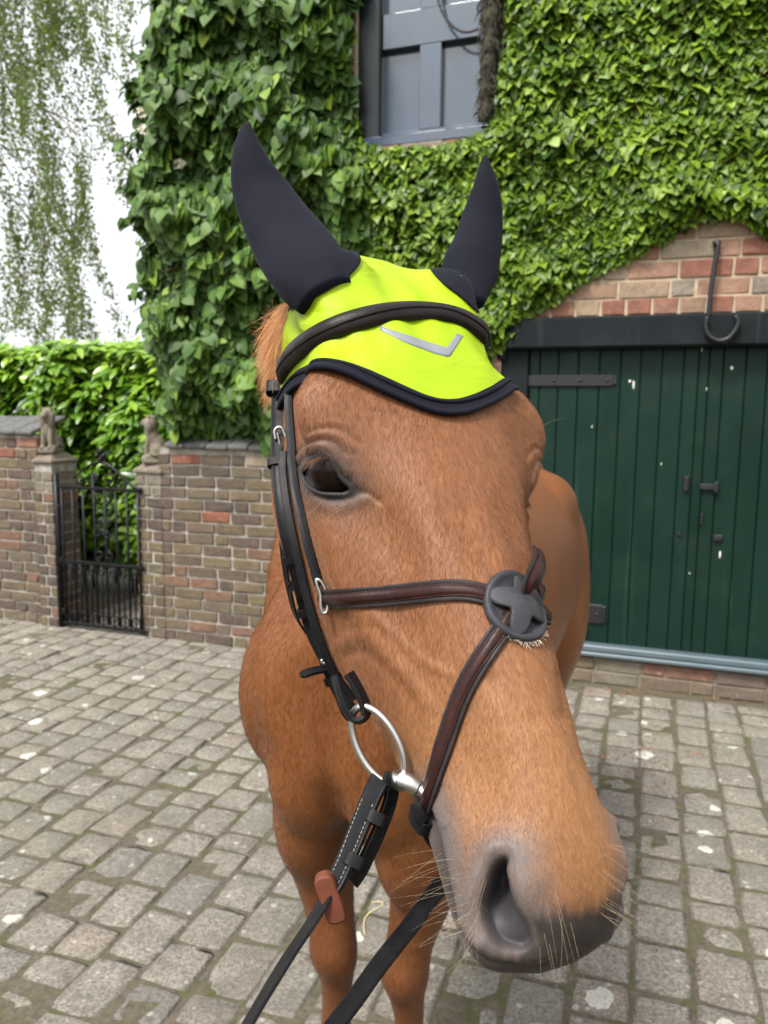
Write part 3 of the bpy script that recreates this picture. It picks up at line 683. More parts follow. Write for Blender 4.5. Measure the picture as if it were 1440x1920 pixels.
# ---- ivy on the house front
ivy = empty('ivy', tuple(HOUSE0)); tag(ivy, 'dense bright green ivy covering the house front round the loft hatch', 'ivy')
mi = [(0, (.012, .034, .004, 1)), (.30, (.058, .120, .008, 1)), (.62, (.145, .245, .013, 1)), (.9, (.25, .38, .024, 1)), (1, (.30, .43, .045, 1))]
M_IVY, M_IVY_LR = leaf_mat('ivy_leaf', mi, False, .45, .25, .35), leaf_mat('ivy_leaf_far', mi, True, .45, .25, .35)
ivy_poly = np.array([house_uv(x, y, .06) for x, y in [(560,-160),(650,-160),(652,100),(648,200),(660,268),(705,274),(780,262),(850,256),(915,244),(938,215),(946,120),(940,-160),(1740,-160),(1740,470),(1500,440),(1440,424),(1395,402),(1345,404),(1300,414),(1255,428),(1215,448),(1170,478),(1140,500),(1105,520),(1060,548),(1010,568),(985,575),(968,600),(950,625),(915,660),(890,760),(870,860),(560,860)]])
r_i = np.random.default_rng(2)
lo, hi = ivy_poly.min(0), ivy_poly.max(0); N_ = 42000
Q = r_i.uniform(lo, hi, (N_, 2)); sd_ = sdist_poly_(Q, ivy_poly) + .05 * vnoise(Q, 9, 3); ok = sd_ < .015
Q, sd_ = Q[ok], sd_[ok]
items = []
thick = .055 + .035 * vnoise(Q, 5, 4) + .03 * vnoise(Q, 14, 5); thick = np.clip(thick * 1.35, .015, .22) * np.clip((-sd_ + .04) / .12, .3, 1)
for (u, z), th in zip(Q, thick):
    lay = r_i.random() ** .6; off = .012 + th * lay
    p = HOUSE0 + WU * u + WZ * z + OUT * off
    n = OUT * .85 + WZ * r_i.normal(.70, .38) + WU * r_i.normal(-.05, .48); A = orient(n, -WZ + WU * r_i.normal(0, .35), r_i.normal(0, .35), r_i)
    s = r_i.uniform(.032, .062) * (1.0 if r_i.random() < .92 else 1.35); px = proj(p); vis = (0 < px[0] < PW) & (0 < px[1] < PH)
    hid = (430 < px[0] < 960) & (px[1] > 480)
    items.append((p, A, s, int(r_i.integers(3)), float(np.clip(r_i.beta(2, 2.4) * .8 + .34 * (lay - .58) + .04, 0, 1)), s * lay * (1 if vis and not hid else .1)))  # deeper leaves get a darker colour, standing in for occlusion
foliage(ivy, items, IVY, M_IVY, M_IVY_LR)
mbs = MB(); 
for k in range(26):
    u = r_i.uniform(lo[0], hi[0]); z = .2; P = []
    for j in range(24):
        P.append((u, z)); u += r_i.normal(0, .05); z += .14
    P = np.array(P); m_ = in_poly(P, ivy_poly); run = []
    for q, b in zip(P, m_):
        if b: run.append(HOUSE0 + WU * q[0] + WZ * q[1] + OUT * .012)
        elif len(run) > 2: mbs.tube(run, .006, 5); run = []
        else: run = []
    if len(run) > 2: mbs.tube(run, .006, 5)
M_STEM = simple_mat('ivy_stem', (.06, .045, .03, 1), .9, .4, 60, .4)
o = mbs.build('stems', M_STEM, None, True); o['kind'] = 'stuff'; o.parent = ivy; o.matrix_parent_inverse = Matrix.Translation(-Vector(ivy.location))
# ---- climbing hydrangea: deep, dark mass over the corner of the house and the garden wall
hyd = empty('climbing_shrub', tuple(GARD0 + WU * .4)); tag(hyd, 'dark broad leaved climber over the house corner above the garden wall', 'climber')
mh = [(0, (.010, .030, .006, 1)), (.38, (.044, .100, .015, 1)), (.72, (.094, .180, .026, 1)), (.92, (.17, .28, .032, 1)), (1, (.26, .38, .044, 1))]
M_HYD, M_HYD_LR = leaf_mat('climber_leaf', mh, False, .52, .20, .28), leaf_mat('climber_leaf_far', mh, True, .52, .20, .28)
HO = .16
hy_poly = np.array([house_uv(x, y, HO) for x, y in [(300,-60),(288,40),(268,95),(250,160),(246,215),(255,262),(240,318),(262,352),(244,392),(274,430),(292,470),(262,500),(272,540),(262,590),(285,650),(300,700),(305,765),(330,800),(380,802),(440,812),(520,830),(560,840),(700,700),(700,430),(676,310),(650,275),(634,200),(638,100),(632,-60)]])
r_h = np.random.default_rng(8); lo, hi = hy_poly.min(0), hy_poly.max(0); Q = r_h.uniform(lo, hi, (21000, 2)); sd_ = sdist_poly_(Q, hy_poly) + .06 * vnoise(Q, 8, 13) + .03 * vnoise(Q, 22, 14); ok = sd_ < .02; Q, sd_ = Q[ok], sd_[ok]
bulge = np.clip((-sd_ + .03) / .25, .05, 1) ** .6; clump = np.clip(.5 + .55 * vnoise(Q, 9.5, 15) + .25 * vnoise(Q, 24, 16), 0, 1); items = []
for (u, z), b, c, s_ in zip(Q, bulge, clump, sd_):
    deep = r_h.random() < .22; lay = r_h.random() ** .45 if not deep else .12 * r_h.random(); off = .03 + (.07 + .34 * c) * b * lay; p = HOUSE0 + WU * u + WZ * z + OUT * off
    if r_h.random() < .10 * (s_ > -.08): continue
    n = OUT + WZ * r_h.normal(.55, .32) + WU * r_h.normal(-.15, .45); A = orient(n, -WZ * 1.0 + OUT * .3 + WU * r_h.normal(0, .5), r_h.normal(0, .4), r_h)
    s = r_h.uniform(.055, .105); px = proj(p); vis = (0 < px[0] < PW) & (0 < px[1] < PH) & ~((430 < px[0] < 960) & (px[1] > 520))
    rr = float(np.clip(r_h.beta(2, 2.4) * .62 + .34 * (lay - .6) + .26 * (c - .5) + .12, 0, 1)); rr = .97 if r_h.random() < (.02 + .10 * (vnoise(np.array([[u, z]]), 13, 19)[0] > .62)) * lay else rr  # leaves near the wall coloured darker, painting the shaded gaps of the mass
    items.append((p, A, s * (.6 if rr > .95 else 1), int(r_h.integers(2)), rr, s * lay * (1 if vis else .1)))
SPRAYS = ((300,60,-60,30),(275,140,-40,20),(262,250,-35,30),(285,322,-55,8),(285,392,-50,22),(292,440,-30,20),(285,520,-30,25),(290,590,-28,25),(330,20,-40,-20),(270,190,-30,-25),(300,360,-62,-4))
for x, y, dx, dy in SPRAYS:
    for k in range(26):
        t = r_h.random() ** .8; q = house_uv(x + dx * t + r_h.normal(0, 7), y + dy * t + r_h.normal(0, 10), HO); p = HOUSE0 + WU * q[0] + WZ * q[1] + OUT * (.10 + .06 * t + r_h.normal(0, .03))
        A = orient(OUT * .6 + WZ * r_h.normal(.7, .3) + WU * r_h.normal(-.3, .4), -WZ + WU * r_h.normal(-.4, .5), r_h.normal(0, .5), r_h); s_ = r_h.uniform(.045, .085)
        items.append((p, A, s_, int(r_h.integers(2)), float(np.clip(r_h.beta(2, 2) * .7 + .2, 0, 1)), s_))
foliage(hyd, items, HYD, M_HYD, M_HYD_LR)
# sprays reaching out at the free edge
mbs = MB()
for x, y, dx, dy in ((300,60,-60,30),(275,140,-40,20),(262,250,-35,30),(270,330,-50,10),(280,395,-48,15),(292,440,-30,20),(285,560,-35,25),(290,640,-20,20),(330,20,-40,-20),(360,500,-60,10),(320,250,-60,0)):
    a = house_uv(x, y, HO); b = house_uv(x + dx, y + dy, HO); A_ = HOUSE0 + WU * a[0] + WZ * a[1] + OUT * .1; B_ = HOUSE0 + WU * b[0] + WZ * b[1] + OUT * .16
    mbs.tube([A_ - (B_ - A_) * 1.2, A_, (A_ + B_) / 2 + WZ * .02, B_], [.008, .006, .005, .003], 5)
for k in range(9):
    u = lerp = hy_poly[:, 0].min() + .25 + .12 * k; mbs.tube([HOUSE0 + WU * (u + .03 * math.sin(z * 3 + k)) + WZ * z + OUT * .05 for z in np.linspace(1.2, 3.6, 14)], .012, 6)
o = mbs.build('stems', M_STEM, None, True); o['kind'] = 'stuff'; o.parent = hyd; o.matrix_parent_inverse = Matrix.Translation(-Vector(hyd.location))
M_FLOWER = simple_mat('cream_flower', (.62, .60, .46, 1), .8, .15, 60, 0)
for x, y, w in ((278,105,17),(262,205,15),(266,238,14),(298,130,16),(290,610,16),(284,645,13),(330,305,12),(350,60,14)):
    a = house_uv(x, y, HO + .05); mbf = MB(); rr_ = random.Random(x)
    for k in range(40):
        t = rr_.uniform(0, 6.28); q = math.sqrt(rr_.random()) * w / FPX * 5.0; c = HOUSE0 + WU * (a[0] + q * math.cos(t)) + WZ * (a[1] + q * .6 * math.sin(t)) + OUT * (.16 + rr_.uniform(0, .03)); s = rr_.uniform(.008, .016)
        e = np.array([rr_.gauss(0, .4), -1, rr_.gauss(.4, .4)]); e /= np.linalg.norm(e); f1 = np.cross(e, [0, 0, 1]); f1 /= np.linalg.norm(f1); f2 = np.cross(e, f1)
        mbf.add([c + f1 * s, c + f2 * s, c - f1 * s, c - f2 * s, c - e * s * .3], [(0, 1, 4), (1, 2, 4), (2, 3, 4), (3, 0, 4)])
    o = mbf.build('flower_head', M_FLOWER, None); o.parent = hyd; o.matrix_parent_inverse = Matrix.Translation(-Vector(hyd.location))
# ---- laurel hedge behind the wall
HB = GARD0 + WI * .75
hedge = empty('laurel_hedge', tuple(HB)); tag(hedge, 'bright green laurel hedge behind the garden wall and gate', 'hedge')
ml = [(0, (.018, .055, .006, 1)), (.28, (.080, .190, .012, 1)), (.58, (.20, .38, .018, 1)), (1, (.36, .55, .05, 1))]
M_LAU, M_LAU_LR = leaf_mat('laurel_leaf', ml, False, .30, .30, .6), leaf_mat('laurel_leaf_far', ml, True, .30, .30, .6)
def back_uv(x, y): p = ppt(x, y, HB, WI) - HB; return float(p @ WU), float(p[2])
ua, ub = back_uv(-380, 700)[0], back_uv(420, 700)[0]; ztop = back_uv(150, 652)[1]
r_l = np.random.default_rng(17); items = []
for k in range(21500):
    u = r_l.uniform(ua, ub)
    if r_l.random() < .68: z = r_l.uniform(.22, ztop); face = True
    else: z = ztop + r_l.normal(0, .02); face = False
    zt = ztop + .05 * math.sin(u * 4) + .04 * math.sin(u * 9 + 1)
    if z > zt: z = zt
    bump_ = .10 * math.sin(u * 5 + z * 3) * math.cos(z * 4 - u * 2) + .06 * math.sin(u * 13) * math.sin(z * 11)
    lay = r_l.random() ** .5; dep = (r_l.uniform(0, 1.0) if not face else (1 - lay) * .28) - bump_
    if face and z < .8: dep += (.8 - z) * .25
    p = HB + WU * u + WZ * z + WI * dep
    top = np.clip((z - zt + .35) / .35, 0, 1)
    d = (OUT * r_l.normal(.55, .35) + WZ * (r_l.normal(.25, .45) + top * .7) + WU * r_l.normal(0, .6)); n = OUT * .5 + WZ * r_l.normal(.85, .3) + WU * r_l.normal(0, .35); A = orient(n, d, r_l.normal(0, .2), r_l)
    s = r_l.uniform(.085, .145); px = proj(p); vis = (0 < px[0] < 300) & (620 < px[1] < 1000)
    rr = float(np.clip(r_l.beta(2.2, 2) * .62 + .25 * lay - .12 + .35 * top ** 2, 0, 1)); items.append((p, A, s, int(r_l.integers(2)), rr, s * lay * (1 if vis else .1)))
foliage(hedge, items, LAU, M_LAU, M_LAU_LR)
core = MB(); nu_, nz_ = 40, 16; gv = np.array([[HB + WU * u + WZ * z + WI * (.34 + .05 * math.sin(u * 7 + z * 5) + .15 * (z > ztop - .12)) for u in np.linspace(ua, ub, nu_)] for z in np.linspace(.25, ztop - .05, nz_)])  # dark sheet added to close sky gaps; its colour stands for inner shade
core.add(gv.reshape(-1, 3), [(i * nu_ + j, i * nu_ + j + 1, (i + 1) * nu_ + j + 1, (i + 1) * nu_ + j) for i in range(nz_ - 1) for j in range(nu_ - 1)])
o = core.build('dark_backing', simple_mat('hedge_backing', (.010, .018, .006, 1), .95, .5, 20, .5, .02), None, True); m = o.modifiers.new('t', 'SOLIDIFY'); m.thickness = .3; m.offset = -1; o.parent = hedge; o.matrix_parent_inverse = Matrix.Translation(-Vector(hedge.location))
mbs = MB()
for k in range(46):
    u = r_l.uniform(ua, ub); b = HB + WU * u + WI * r_l.uniform(.3, .6); mbs.tube([b, b + WZ * .7 + WU * r_l.normal(0, .1), b + WZ * 1.4 + WU * r_l.normal(0, .25) + OUT * .1], [.018, .013, .006], 6)
o = mbs.build('stems', M_STEM, None, True); o['kind'] = 'stuff'; o.parent = hedge; o.matrix_parent_inverse = Matrix.Translation(-Vector(hedge.location))
# ---- weeping birch beyond
BT = dpt(-260, 700, 11.5); BT[2] = 0
birch = empty('weeping_birch', tuple(BT)); tag(birch, 'tall weeping birch with thin hanging branches against the white sky', 'tree')
BI = Matrix.Translation(-Vector(birch.location)); r_b = np.random.default_rng(23)
M_BARK = simple_mat('birch_bark', (.28, .26, .23, 1), .9, .5, 8, .4, .01); M_TWIG = simple_mat('birch_twig', (.11, .085, .055, 1), .9, .3, 30, 0)
V, F = tube([BT + np.array([.25 * math.sin(z * .5), .1 * math.cos(z * .7), z]) for z in np.linspace(0, 10, 18)], np.linspace(.22, .07, 18), 12); o = mobj('trunk', V, F, M_BARK); o.parent = birch; o.matrix_parent_inverse = BI
mbb = MB(); twigs = MB(); LV, LF, LR = [], [], []; k0 = 0
def strand(top, length, sway, dens=1.0):
    global k0
    n = max(6, int(length / .12)); P = [top]; d = np.array([r_b.normal(0, .06), r_b.normal(0, .06), -1.0])
    for i in range(n): d = d + np.array([r_b.normal(0, .06) + sway * .01, r_b.normal(0, .06), 0]); d[2] = -1; P.append(P[-1] + d / np.linalg.norm(d) * length / n)
    P = np.array(P); twigs.tube(P, np.linspace(.006, .0022, len(P)), 4, False)
    m = int(length * 135 * dens); t = r_b.random(m) ** .85 * (len(P) - 1); i = np.clip(t.astype(int), 0, len(P) - 2); f = (t - i)[:, None]; C = P[i] * (1 - f) + P[i + 1] * f + r_b.normal(0, .06, (m, 3))
    for c in C:
        a = r_b.normal(0, 1, 3); a[2] -= 1.2; a /= np.linalg.norm(a); b = np.cross(a, r_b.normal(0, 1, 3)); b /= np.linalg.norm(b); s = r_b.uniform(.034, .066)
        LV.append(np.array([c, c + a * s * .5 + b * s * .38, c + a * s * 1.15, c + a * s * .5 - b * s * .38])); LF.append((k0, k0 + 1, k0 + 2, k0 + 3)); LR.append(np.full(4, r_b.random())); k0 += 4
# main limbs above the frame, strands measured as columns of the photograph
cols = [(-60,-200,640),(-20,-260,700),(5,-220,520),(22,-200,680),(40,-230,330),(52,-180,560),(70,-220,640),(84,-200,420),(98,-180,600),(112,-150,330),(60,330,660),(120,250,520),(140,262,480),(160,270,470),(100,300,650),(30,400,650),(10,560,650),(150,440,640),(130,500,655),(165,560,650),(85,560,650),(45,150,420),(20,60,300),(75,60,260),(90,200,450),(108,-40,110),(130,-60,125),(155,-80,90),(160,-60,140),(200,-90,162),(196,-60,90),(228,-60,105),(240,-90,95),(276,-80,35),(145,-120,60),(35,330,640),(68,420,655),(-30,200,660),(118,380,640),(150,330,470),(12,-150,210),(30,-60,160),(64,-100,140),(88,-40,120)]
for x, y0, y1 in cols:
    for rep in range(2 if x < 175 else 1):
        dep = 11.5 + r_b.normal(0, .7); a = dpt(x + r_b.normal(0, 9), y0 + r_b.normal(0, 20), dep); L = (y1 - y0) / FPX * dep * r_b.uniform(.8, 1.05)
        strand(a, L, r_b.normal(0, 1), 1.0 if x < 120 else .9)
        if y0 < 0: mbb.tube([BT + WZ * (a[2] * .95) * .9 + np.array([.1, 0, 0]), (BT + WZ * a[2] + a) / 2 + WZ * .5, a], [.04, .02, .006], 5, False)
        else:
            q = dpt(x - 60, y0 - 60, dep); mbb.tube([q, (q + a) / 2 + WZ * .06, a], [.012, .009, .005], 5, False)
mb_ = [(0, (.060, .095, .025, 1)), (.5, (.115, .160, .042, 1)), (1, (.19, .24, .065, 1))]
me_ = new_mesh('crown', np.concatenate(LV), LF, leaf_mat('birch_leaf', mb_, True, .5, .45), False)
a = me_.attributes.new('lr', 'FLOAT', 'POINT'); a.data.foreach_set('value', np.concatenate(LR).astype(np.float32))
o = bpy.data.objects.new('crown', me_); COL.objects.link(o); o.parent = birch; o.matrix_parent_inverse = BI; o['kind'] = 'stuff'
for nm, m__, mt in (('branches', mbb, M_TWIG), ('twigs', twigs, M_TWIG)):
    o = m__.build(nm, mt, None, True); o.parent = birch; o.matrix_parent_inverse = BI; o['kind'] = 'stuff'

# ---- tree across the yard, behind the photographer: seen as the dark reflection in the loft hatch
_q = ppt(738, 175, HOUSE0 + WI * .06, WI); _d = ray(738, 175); _d /= np.linalg.norm(_d); _rf = _d - 2 * (_d @ WI) * WI; _c = _q + _rf * 13.0 - WU * .55
yt = empty('yard_tree', (_c[0], _c[1], 0)); tag(yt, 'dark tree across the yard, mirrored in the loft hatch', 'tree')
YI = Matrix.Translation(-Vector(yt.location)); r_t = np.random.default_rng(77)
V, F = tube([np.array([_c[0] + .1 * math.sin(z), _c[1], z]) for z in np.linspace(0, _c[2] + .5, 12)], np.linspace(.2, .06, 12), 10); o = mobj('trunk', V, F, M_BARK); o.parent = yt; o.matrix_parent_inverse = YI
LV, LF, LR = [], [], []
for k in range(3200):
    t = r_t.random(); rad_ = (.95 - .60 * t) * (.75 + .25 * math.sin(9 * t + 2)); a_ = r_t.uniform(0, 6.28); q_ = math.sqrt(r_t.random()) * rad_
    c_ = np.array([_c[0] + q_ * math.cos(a_), _c[1] + q_ * math.sin(a_), _c[2] - 2.6 + 4.0 * t]); a1 = r_t.normal(0, 1, 3); a1 /= np.linalg.norm(a1); b1 = np.cross(a1, r_t.normal(0, 1, 3)); b1 /= np.linalg.norm(b1); s_ = r_t.uniform(.09, .17)
    LV.append(np.array([c_, c_ + a1 * s_ * .5 + b1 * s_ * .4, c_ + a1 * s_ * 1.15, c_ + a1 * s_ * .5 - b1 * s_ * .4])); LF.append((4 * k, 4 * k + 1, 4 * k + 2, 4 * k + 3)); LR.append(np.full(4, r_t.random()))
me_ = new_mesh('crown', np.concatenate(LV), LF, M_HYD_LR, False); a = me_.attributes.new('lr', 'FLOAT', 'POINT'); a.data.foreach_set('value', np.concatenate(LR).astype(np.float32) * .5)
o = bpy.data.objects.new('crown', me_); COL.objects.link(o); o.parent = yt; o.matrix_parent_inverse = YI; o['kind'] = 'stuff'
print('TREE', _c)
# ------------------------------------------------------------------ the horse: head
HT = np.array([0.00962705, 0.80704634, 1.68139224])
HR = np.array([[-0.8825267, 0.23988703, 0.40447601], [-0.46198943, -0.60289157, -0.65045178], [0.08782023, -0.76090471, 0.64289318]])
HR = np.linalg.svd(HR)[0] @ np.linalg.svd(HR)[2]
def h2w(P): return np.asarray(P) @ HR.T + HT
def w2h(P): return (np.asarray(P) - HT) @ HR
def hpx(P): return proj(h2w(P))
HS = [  # s, z_top, then five (x,z) down the side, z_bottom
 (-0.090, -0.0450, (0.0250,-0.0470),(0.0500,-0.0650),(.055,-.090),(.048,-.115),(.025,-.130), -.134),
 (-0.050, -0.0260, (0.0450,-0.0280),(0.0760,-0.0360),(.070,-.075),(.062,-.118),(.036,-.145), -.150),
 (0.000, -0.0040, (0.0550,-0.0060),(0.0880,-0.0170),(.082,-.065),(.076,-.122),(.044,-.165), -.172),
 (0.050, 0.0090, (0.0600,0.0060),(0.0920,-0.0120),(.090,-.065),(.085,-.142),(.052,-.205), -.212),
 (0.100, 0.0180, (0.0600,0.0130),(0.0960,-0.0110),(.094,-.070),(.090,-.160),(.060,-.240), -.248),
 (0.150, 0.0200, (0.0700,0.0140),(0.1120,-0.0100),(.101,-.075),(.094,-.170),(.062,-.255), -.265),
 (0.200, 0.0180, (0.0592,0.0075),(0.1070,-0.0260),(.106,-.078),(.094,-.166),(.060,-.250), -.262),
 (0.250, 0.0140, (0.0528,0.0035),(0.0874,-0.0320),(.103,-.082),(.090,-.158),(.056,-.232), -.244),
 (0.300, 0.0100, (0.0432,0.0005),(0.0707,-0.0310),(.092,-.080),(.086,-.154),(.056,-.220), -.232),
 (0.350, 0.0080, (0.0360,-0.0015),(0.0586,-0.0310),(.079,-.078),(.077,-.142),(.050,-.196), -.207),
 (0.400, 0.0060, (0.0312,-0.0045),(0.0512,-0.0330),(.067,-.074),(.067,-.130),(.044,-.173), -.183),
 (0.445, 0.0030, (0.0288,-0.0075),(0.0474,-0.0360),(.061,-.070),(.060,-.119),(.040,-.152), -.161),
 (0.490, 0.0000, (0.0266,-0.0105),(0.0450,-0.0380),(.060,-.066),(.056,-.111),(.037,-.140), -.149),
 (0.535, -0.0060, (0.0274,-0.0120),(0.0484,-0.0360),(.064,-.065),(.056,-.107),(.035,-.136), -.145),
 (0.570, -0.0180, (0.0258,-0.0220),(0.0458,-0.0430),(.061,-.069),(.053,-.107),(.034,-.134), -.142),
 (0.597, -0.0400, (0.0198,-0.0420),(0.0363,-0.0580),(.048,-.076),(.042,-.103),(.027,-.122), -.129),
 (0.609, -0.0700, (0.0061,-0.0700),(0.0121,-0.0780),(.016,-.082),(.014,-.090),(.008,-.095), -.096)]
NV, NU = 380, 360
def loft_head():
    sv = np.array([h[0] for h in HS])
    ring = np.array([[(0, h[1])] + list(h[2:7]) + [(0, h[7])] for h in HS])          # k,7,2
    full = np.concatenate([ring, ring[:, 5:0:-1] * np.array([-1, 1])], 1)           # k,12,2
    u = np.linspace(0, 1, NV)
    # arc-length-like parameter along the head, denser at the muzzle end
    prm = np.arange(len(HS)); q = np.linspace(0, len(HS) - 1, NV)
    S = spline1(prm, sv, q); G = spline1(prm, full, q)
    out = []
    a = np.linspace(0, 12, NU, endpoint=False); i = np.floor(a).astype(int); t = (a - i)[None, :, None]
    p0, p1, p2, p3 = (G[:, (i + k) % 12] for k in (-1, 0, 1, 2))
    XZ = .5 * (2 * p1 + (p2 - p0) * t + (2 * p0 - 5 * p1 + 4 * p2 - p3) * t * t + (3 * p1 - p0 - 3 * p2 + p3) * t ** 3)
    V = np.stack([XZ[..., 0], np.repeat(S[:, None], NU, 1), XZ[..., 1]], -1).reshape(-1, 3)
    iv, iu = np.meshgrid(np.arange(NV - 1), np.arange(NU), indexing='ij'); iu2 = (iu + 1) % NU
    F = np.stack([iv * NU + iu, (iv + 1) * NU + iu, (iv + 1) * NU + iu2, iv * NU + iu2], -1).reshape(-1, 4)
    n = len(V); V = np.concatenate([V, [V[:NU].mean(0)], [V[-NU:].mean(0) + [0, .002, 0]]])
    j = np.arange(NU); j2 = (j + 1) % NU
    F = F.tolist() + [(n, a, b) for a, b in zip(j.tolist(), j2.tolist())] + [(n + 1, b + (NV - 1) * NU, a + (NV - 1) * NU) for a, b in zip(j.tolist(), j2.tolist())]
    return V, F
def vnormals(V, F4):
    N = np.zeros_like(V); q = F4
    fn = np.cross(V[q[:, 2]] - V[q[:, 0]], V[q[:, 3]] - V[q[:, 1]])
    for k in range(4): np.add.at(N, q[:, k], fn)
    return N / (np.linalg.norm(N, axis=1)[:, None] + 1e-15)
HV, HF = loft_head()
HQ = np.array([f for f in HF if len(f) == 4])
_n = vnormals(HV, HQ)
if (_n * (HV - HV.mean(0))).sum() < 0: HF = [tuple(f[::-1]) for f in HF]; HQ = HQ[:, ::-1]

# ---- sculpting: stencils measured on the photograph (right half of the face), mirrored to the other half
def sdist_poly(P, poly):
    """signed distance to a closed polygon, negative inside"""
    poly = np.asarray(poly, float); d = np.full(len(P), 1e9); ins = np.zeros(len(P), bool)
    for a, b in zip(poly, np.roll(poly, -1, 0)):
        e = b - a; w = P - a; t = np.clip((w @ e) / (e @ e), 0, 1)
        d = np.minimum(d, np.linalg.norm(w - t[:, None] * e, axis=1))
        c = (a[1] > P[:, 1]) != (b[1] > P[:, 1])
        ins ^= c & (P[:, 0] < (b[0] - a[0]) * (P[:, 1] - a[1]) / (b[1] - a[1] + 1e-12) + a[0])
    return np.where(ins, -d, d)
def dist_line(P, line, m=6):
    L = cr(line, m) if m > 1 else np.asarray(line, float); d = np.full(len(P), 1e9)
    for a, b in zip(L[:-1], L[1:]):
        e = b - a; w = P - a; t = np.clip((w @ e) / (e @ e + 1e-12), 0, 1)
        d = np.minimum(d, np.linalg.norm(w - t[:, None] * e, axis=1))
    return d
sst = lambda x, a, b: (lambda t: t * t * (3 - 2 * t))(np.clip((x - a) / (b - a), 0, 1))
gau = lambda d, w: np.exp(-(d / w) ** 2)
EYE_OPEN = cr([(574,886),(585,868),(600,859),(617,864),(631,881),(642,901),(656,917),(648,923),(626,922),(607,920),(590,910),(580,898)], 5, True)
NOSTRIL = cr([(943,1607),(958,1608),(956,1632),(964,1660),(978,1695),(996,1730),(1003,1762),(984,1780),(955,1778),(928,1764),(908,1730),(903,1690),(914,1650),(926,1622)], 5, True)
MOUTH = [(795,1497),(812,1540),(822,1577),(833,1629),(846,1680),(863,1722),(890,1760),(931,1790),(985,1806),(1040,1800)]
def sculpt(V, F4):
    sgn = np.where(V[:, 0] < 0, -1.0, 1.0)[:, None] * np.array([1, 0, 0]) + np.array([0, 1, 1.0])
    P = V * sgn                                               # folded onto the right half
    N0 = vnormals(V, F4) * sgn; N = N0.copy()
    s, x, z = P[:, 1], P[:, 0], P[:, 2]
    def blob(c, r, amt, d):
        nonlocal P
        q = ((P - np.asarray(c)) / np.asarray(r)); w = np.exp(-(q ** 2).sum(1))
        P = P + (amt * w)[:, None] * (np.asarray(d, float)[None] if d is not None else N)
    # bony forms
    blob((.112, .168, -.024), (.03, .040, .028), .017, (1, 0, .15))       # brow / orbit rim
    blob((.100, .205, -.030), (.03, .03, .02), .004, (.7, 0, .7))
    blob((.082, .105, .000), (.025, .03, .03), -.010, None)               # hollow above the eye
    blob((.064, -.010, -.004), (.034, .045, .034), .024, (.45, 0, .89))      # muscle round the ear base
    blob((.102, .255, -.070), (.025, .06, .022), .007, None)              # facial crest
    blob((.092, .31, -.083), (.02, .06, .014), .006, None)
    blob((.075, .36, -.050), (.02, .05, .018), -.006, None)               # hollow beside the nasal bone
    blob((.070, .29, -.030), (.022, .06, .022), -.007, None)
    blob((.0, .33, .012), (.022, .12, .03), .002, (0, 0, 1))              # nasal bone
    blob((.094, .16, -.165), (.03, .09, .06), .008, None)                 # round cheek muscle
    blob((.075, .335, -.14), (.03, .035, .03), -.004, None)
    blob((.0, .575, -.125), (.03, .03, .02), .004, None)                  # chin
    U = hpx(P)
    view = h2w(P) - c_pos; view /= np.linalg.norm(view, axis=1)[:, None]; view = view @ HR
    front = sst(-(N * view).sum(1), .02, .25)
    # lines on the skin: veins and folds of the cheek, wrinkles above the eye
    def line(L, w, amt, m=6):
        nonlocal P
        P = P + (amt * gau(dist_line(U, L, m), w) * front)[:, None] * N
    line([(640,1205),(668,1190),(705,1205),(745,1245),(785,1290),(800,1318)], 13, .0016)
    line([(655,1225),(690,1228),(730,1265),(770,1312)], 11, -.0011)
    line([(700,1150),(735,1185),(790,1235),(840,1262)], 10, .0014)
    line([(700,1370),(738,1400),(775,1440),(792,1475)], 15, .0015)
    line([(742,1385),(778,1425),(800,1462)], 11, -.0011)
    line([(930,1275),(952,1305),(975,1340),(1000,1352)], 22, -.0022)
    line([(870,960),(885,1020),(905,1080)], 30, -.0020)
    line([(640,1010),(690,1060),(740,1100)], 40, .002)
    for k, (L, w, a) in enumerate([([(560,876),(569,860),(585,852),(607,853),(627,867),(644,890),(658,906)], 2.4, -.0022),
        ([(562,868),(573,854),(592,846),(612,849),(632,863),(650,888)], 2.2, .0012), ([(584,925),(606,934),(636,934),(660,926)], 2.4, -.0010),
        ([(560,862),(572,845),(592,836),(614,839),(636,856),(655,885)], 4.5, .0022),
        ([(556,850),(573,832),(598,824),(626,830),(650,852)], 3.0, -.0016),
        ([(575,822),(600,812),(634,818),(664,840)], 5.0, .0013),
        ([(580,810),(610,800),(645,808),(678,832)], 4.0, -.0010),
        ([(590,798),(620,790),(655,798)], 5.0, .0009),
        ([(596,928),(622,938),(652,934),(676,926)], 5.0, -.0012),
        ([(600,945),(640,955),(690,935)], 9.0, .0010),
        ([(664,917),(690,925),(712,940)], 6.0, -.0016)]): line(L, w, a)
    far = np.where(V[:, 0] < 0, .25, 1.0)                     # the far eye is nearly shut
    # eye opening: lids swell outwards, the slit sinks in
    sd = sdist_poly(U, EYE_OPEN); near = np.linalg.norm(U - np.array([612, 890]), axis=1) < 140
    P = P + ((.0016 * gau(sd - 4, 4.5) * (sd > -3) + .0055 * gau(np.linalg.norm(U - [610, 890], axis=1), 42)) * near * front)[:, None] * N
    P = P + (sst(-sd, -1.0, 3.0) * .016 * near * front * far)[:, None] * view
    # nostril: flared rim, deep comma-shaped opening
    sn = sdist_poly(U, NOSTRIL); nz = (np.linalg.norm((U - [950, 1695]) / [1, 1.15], axis=1) < 190) * front
    lat = sst(U[:, 0] * -1, -965, -915)
    P = P + (.0075 * gau(sn - 16, 20) * (sn > -6) * (.35 + .65 * lat) * nz)[:, None] * N
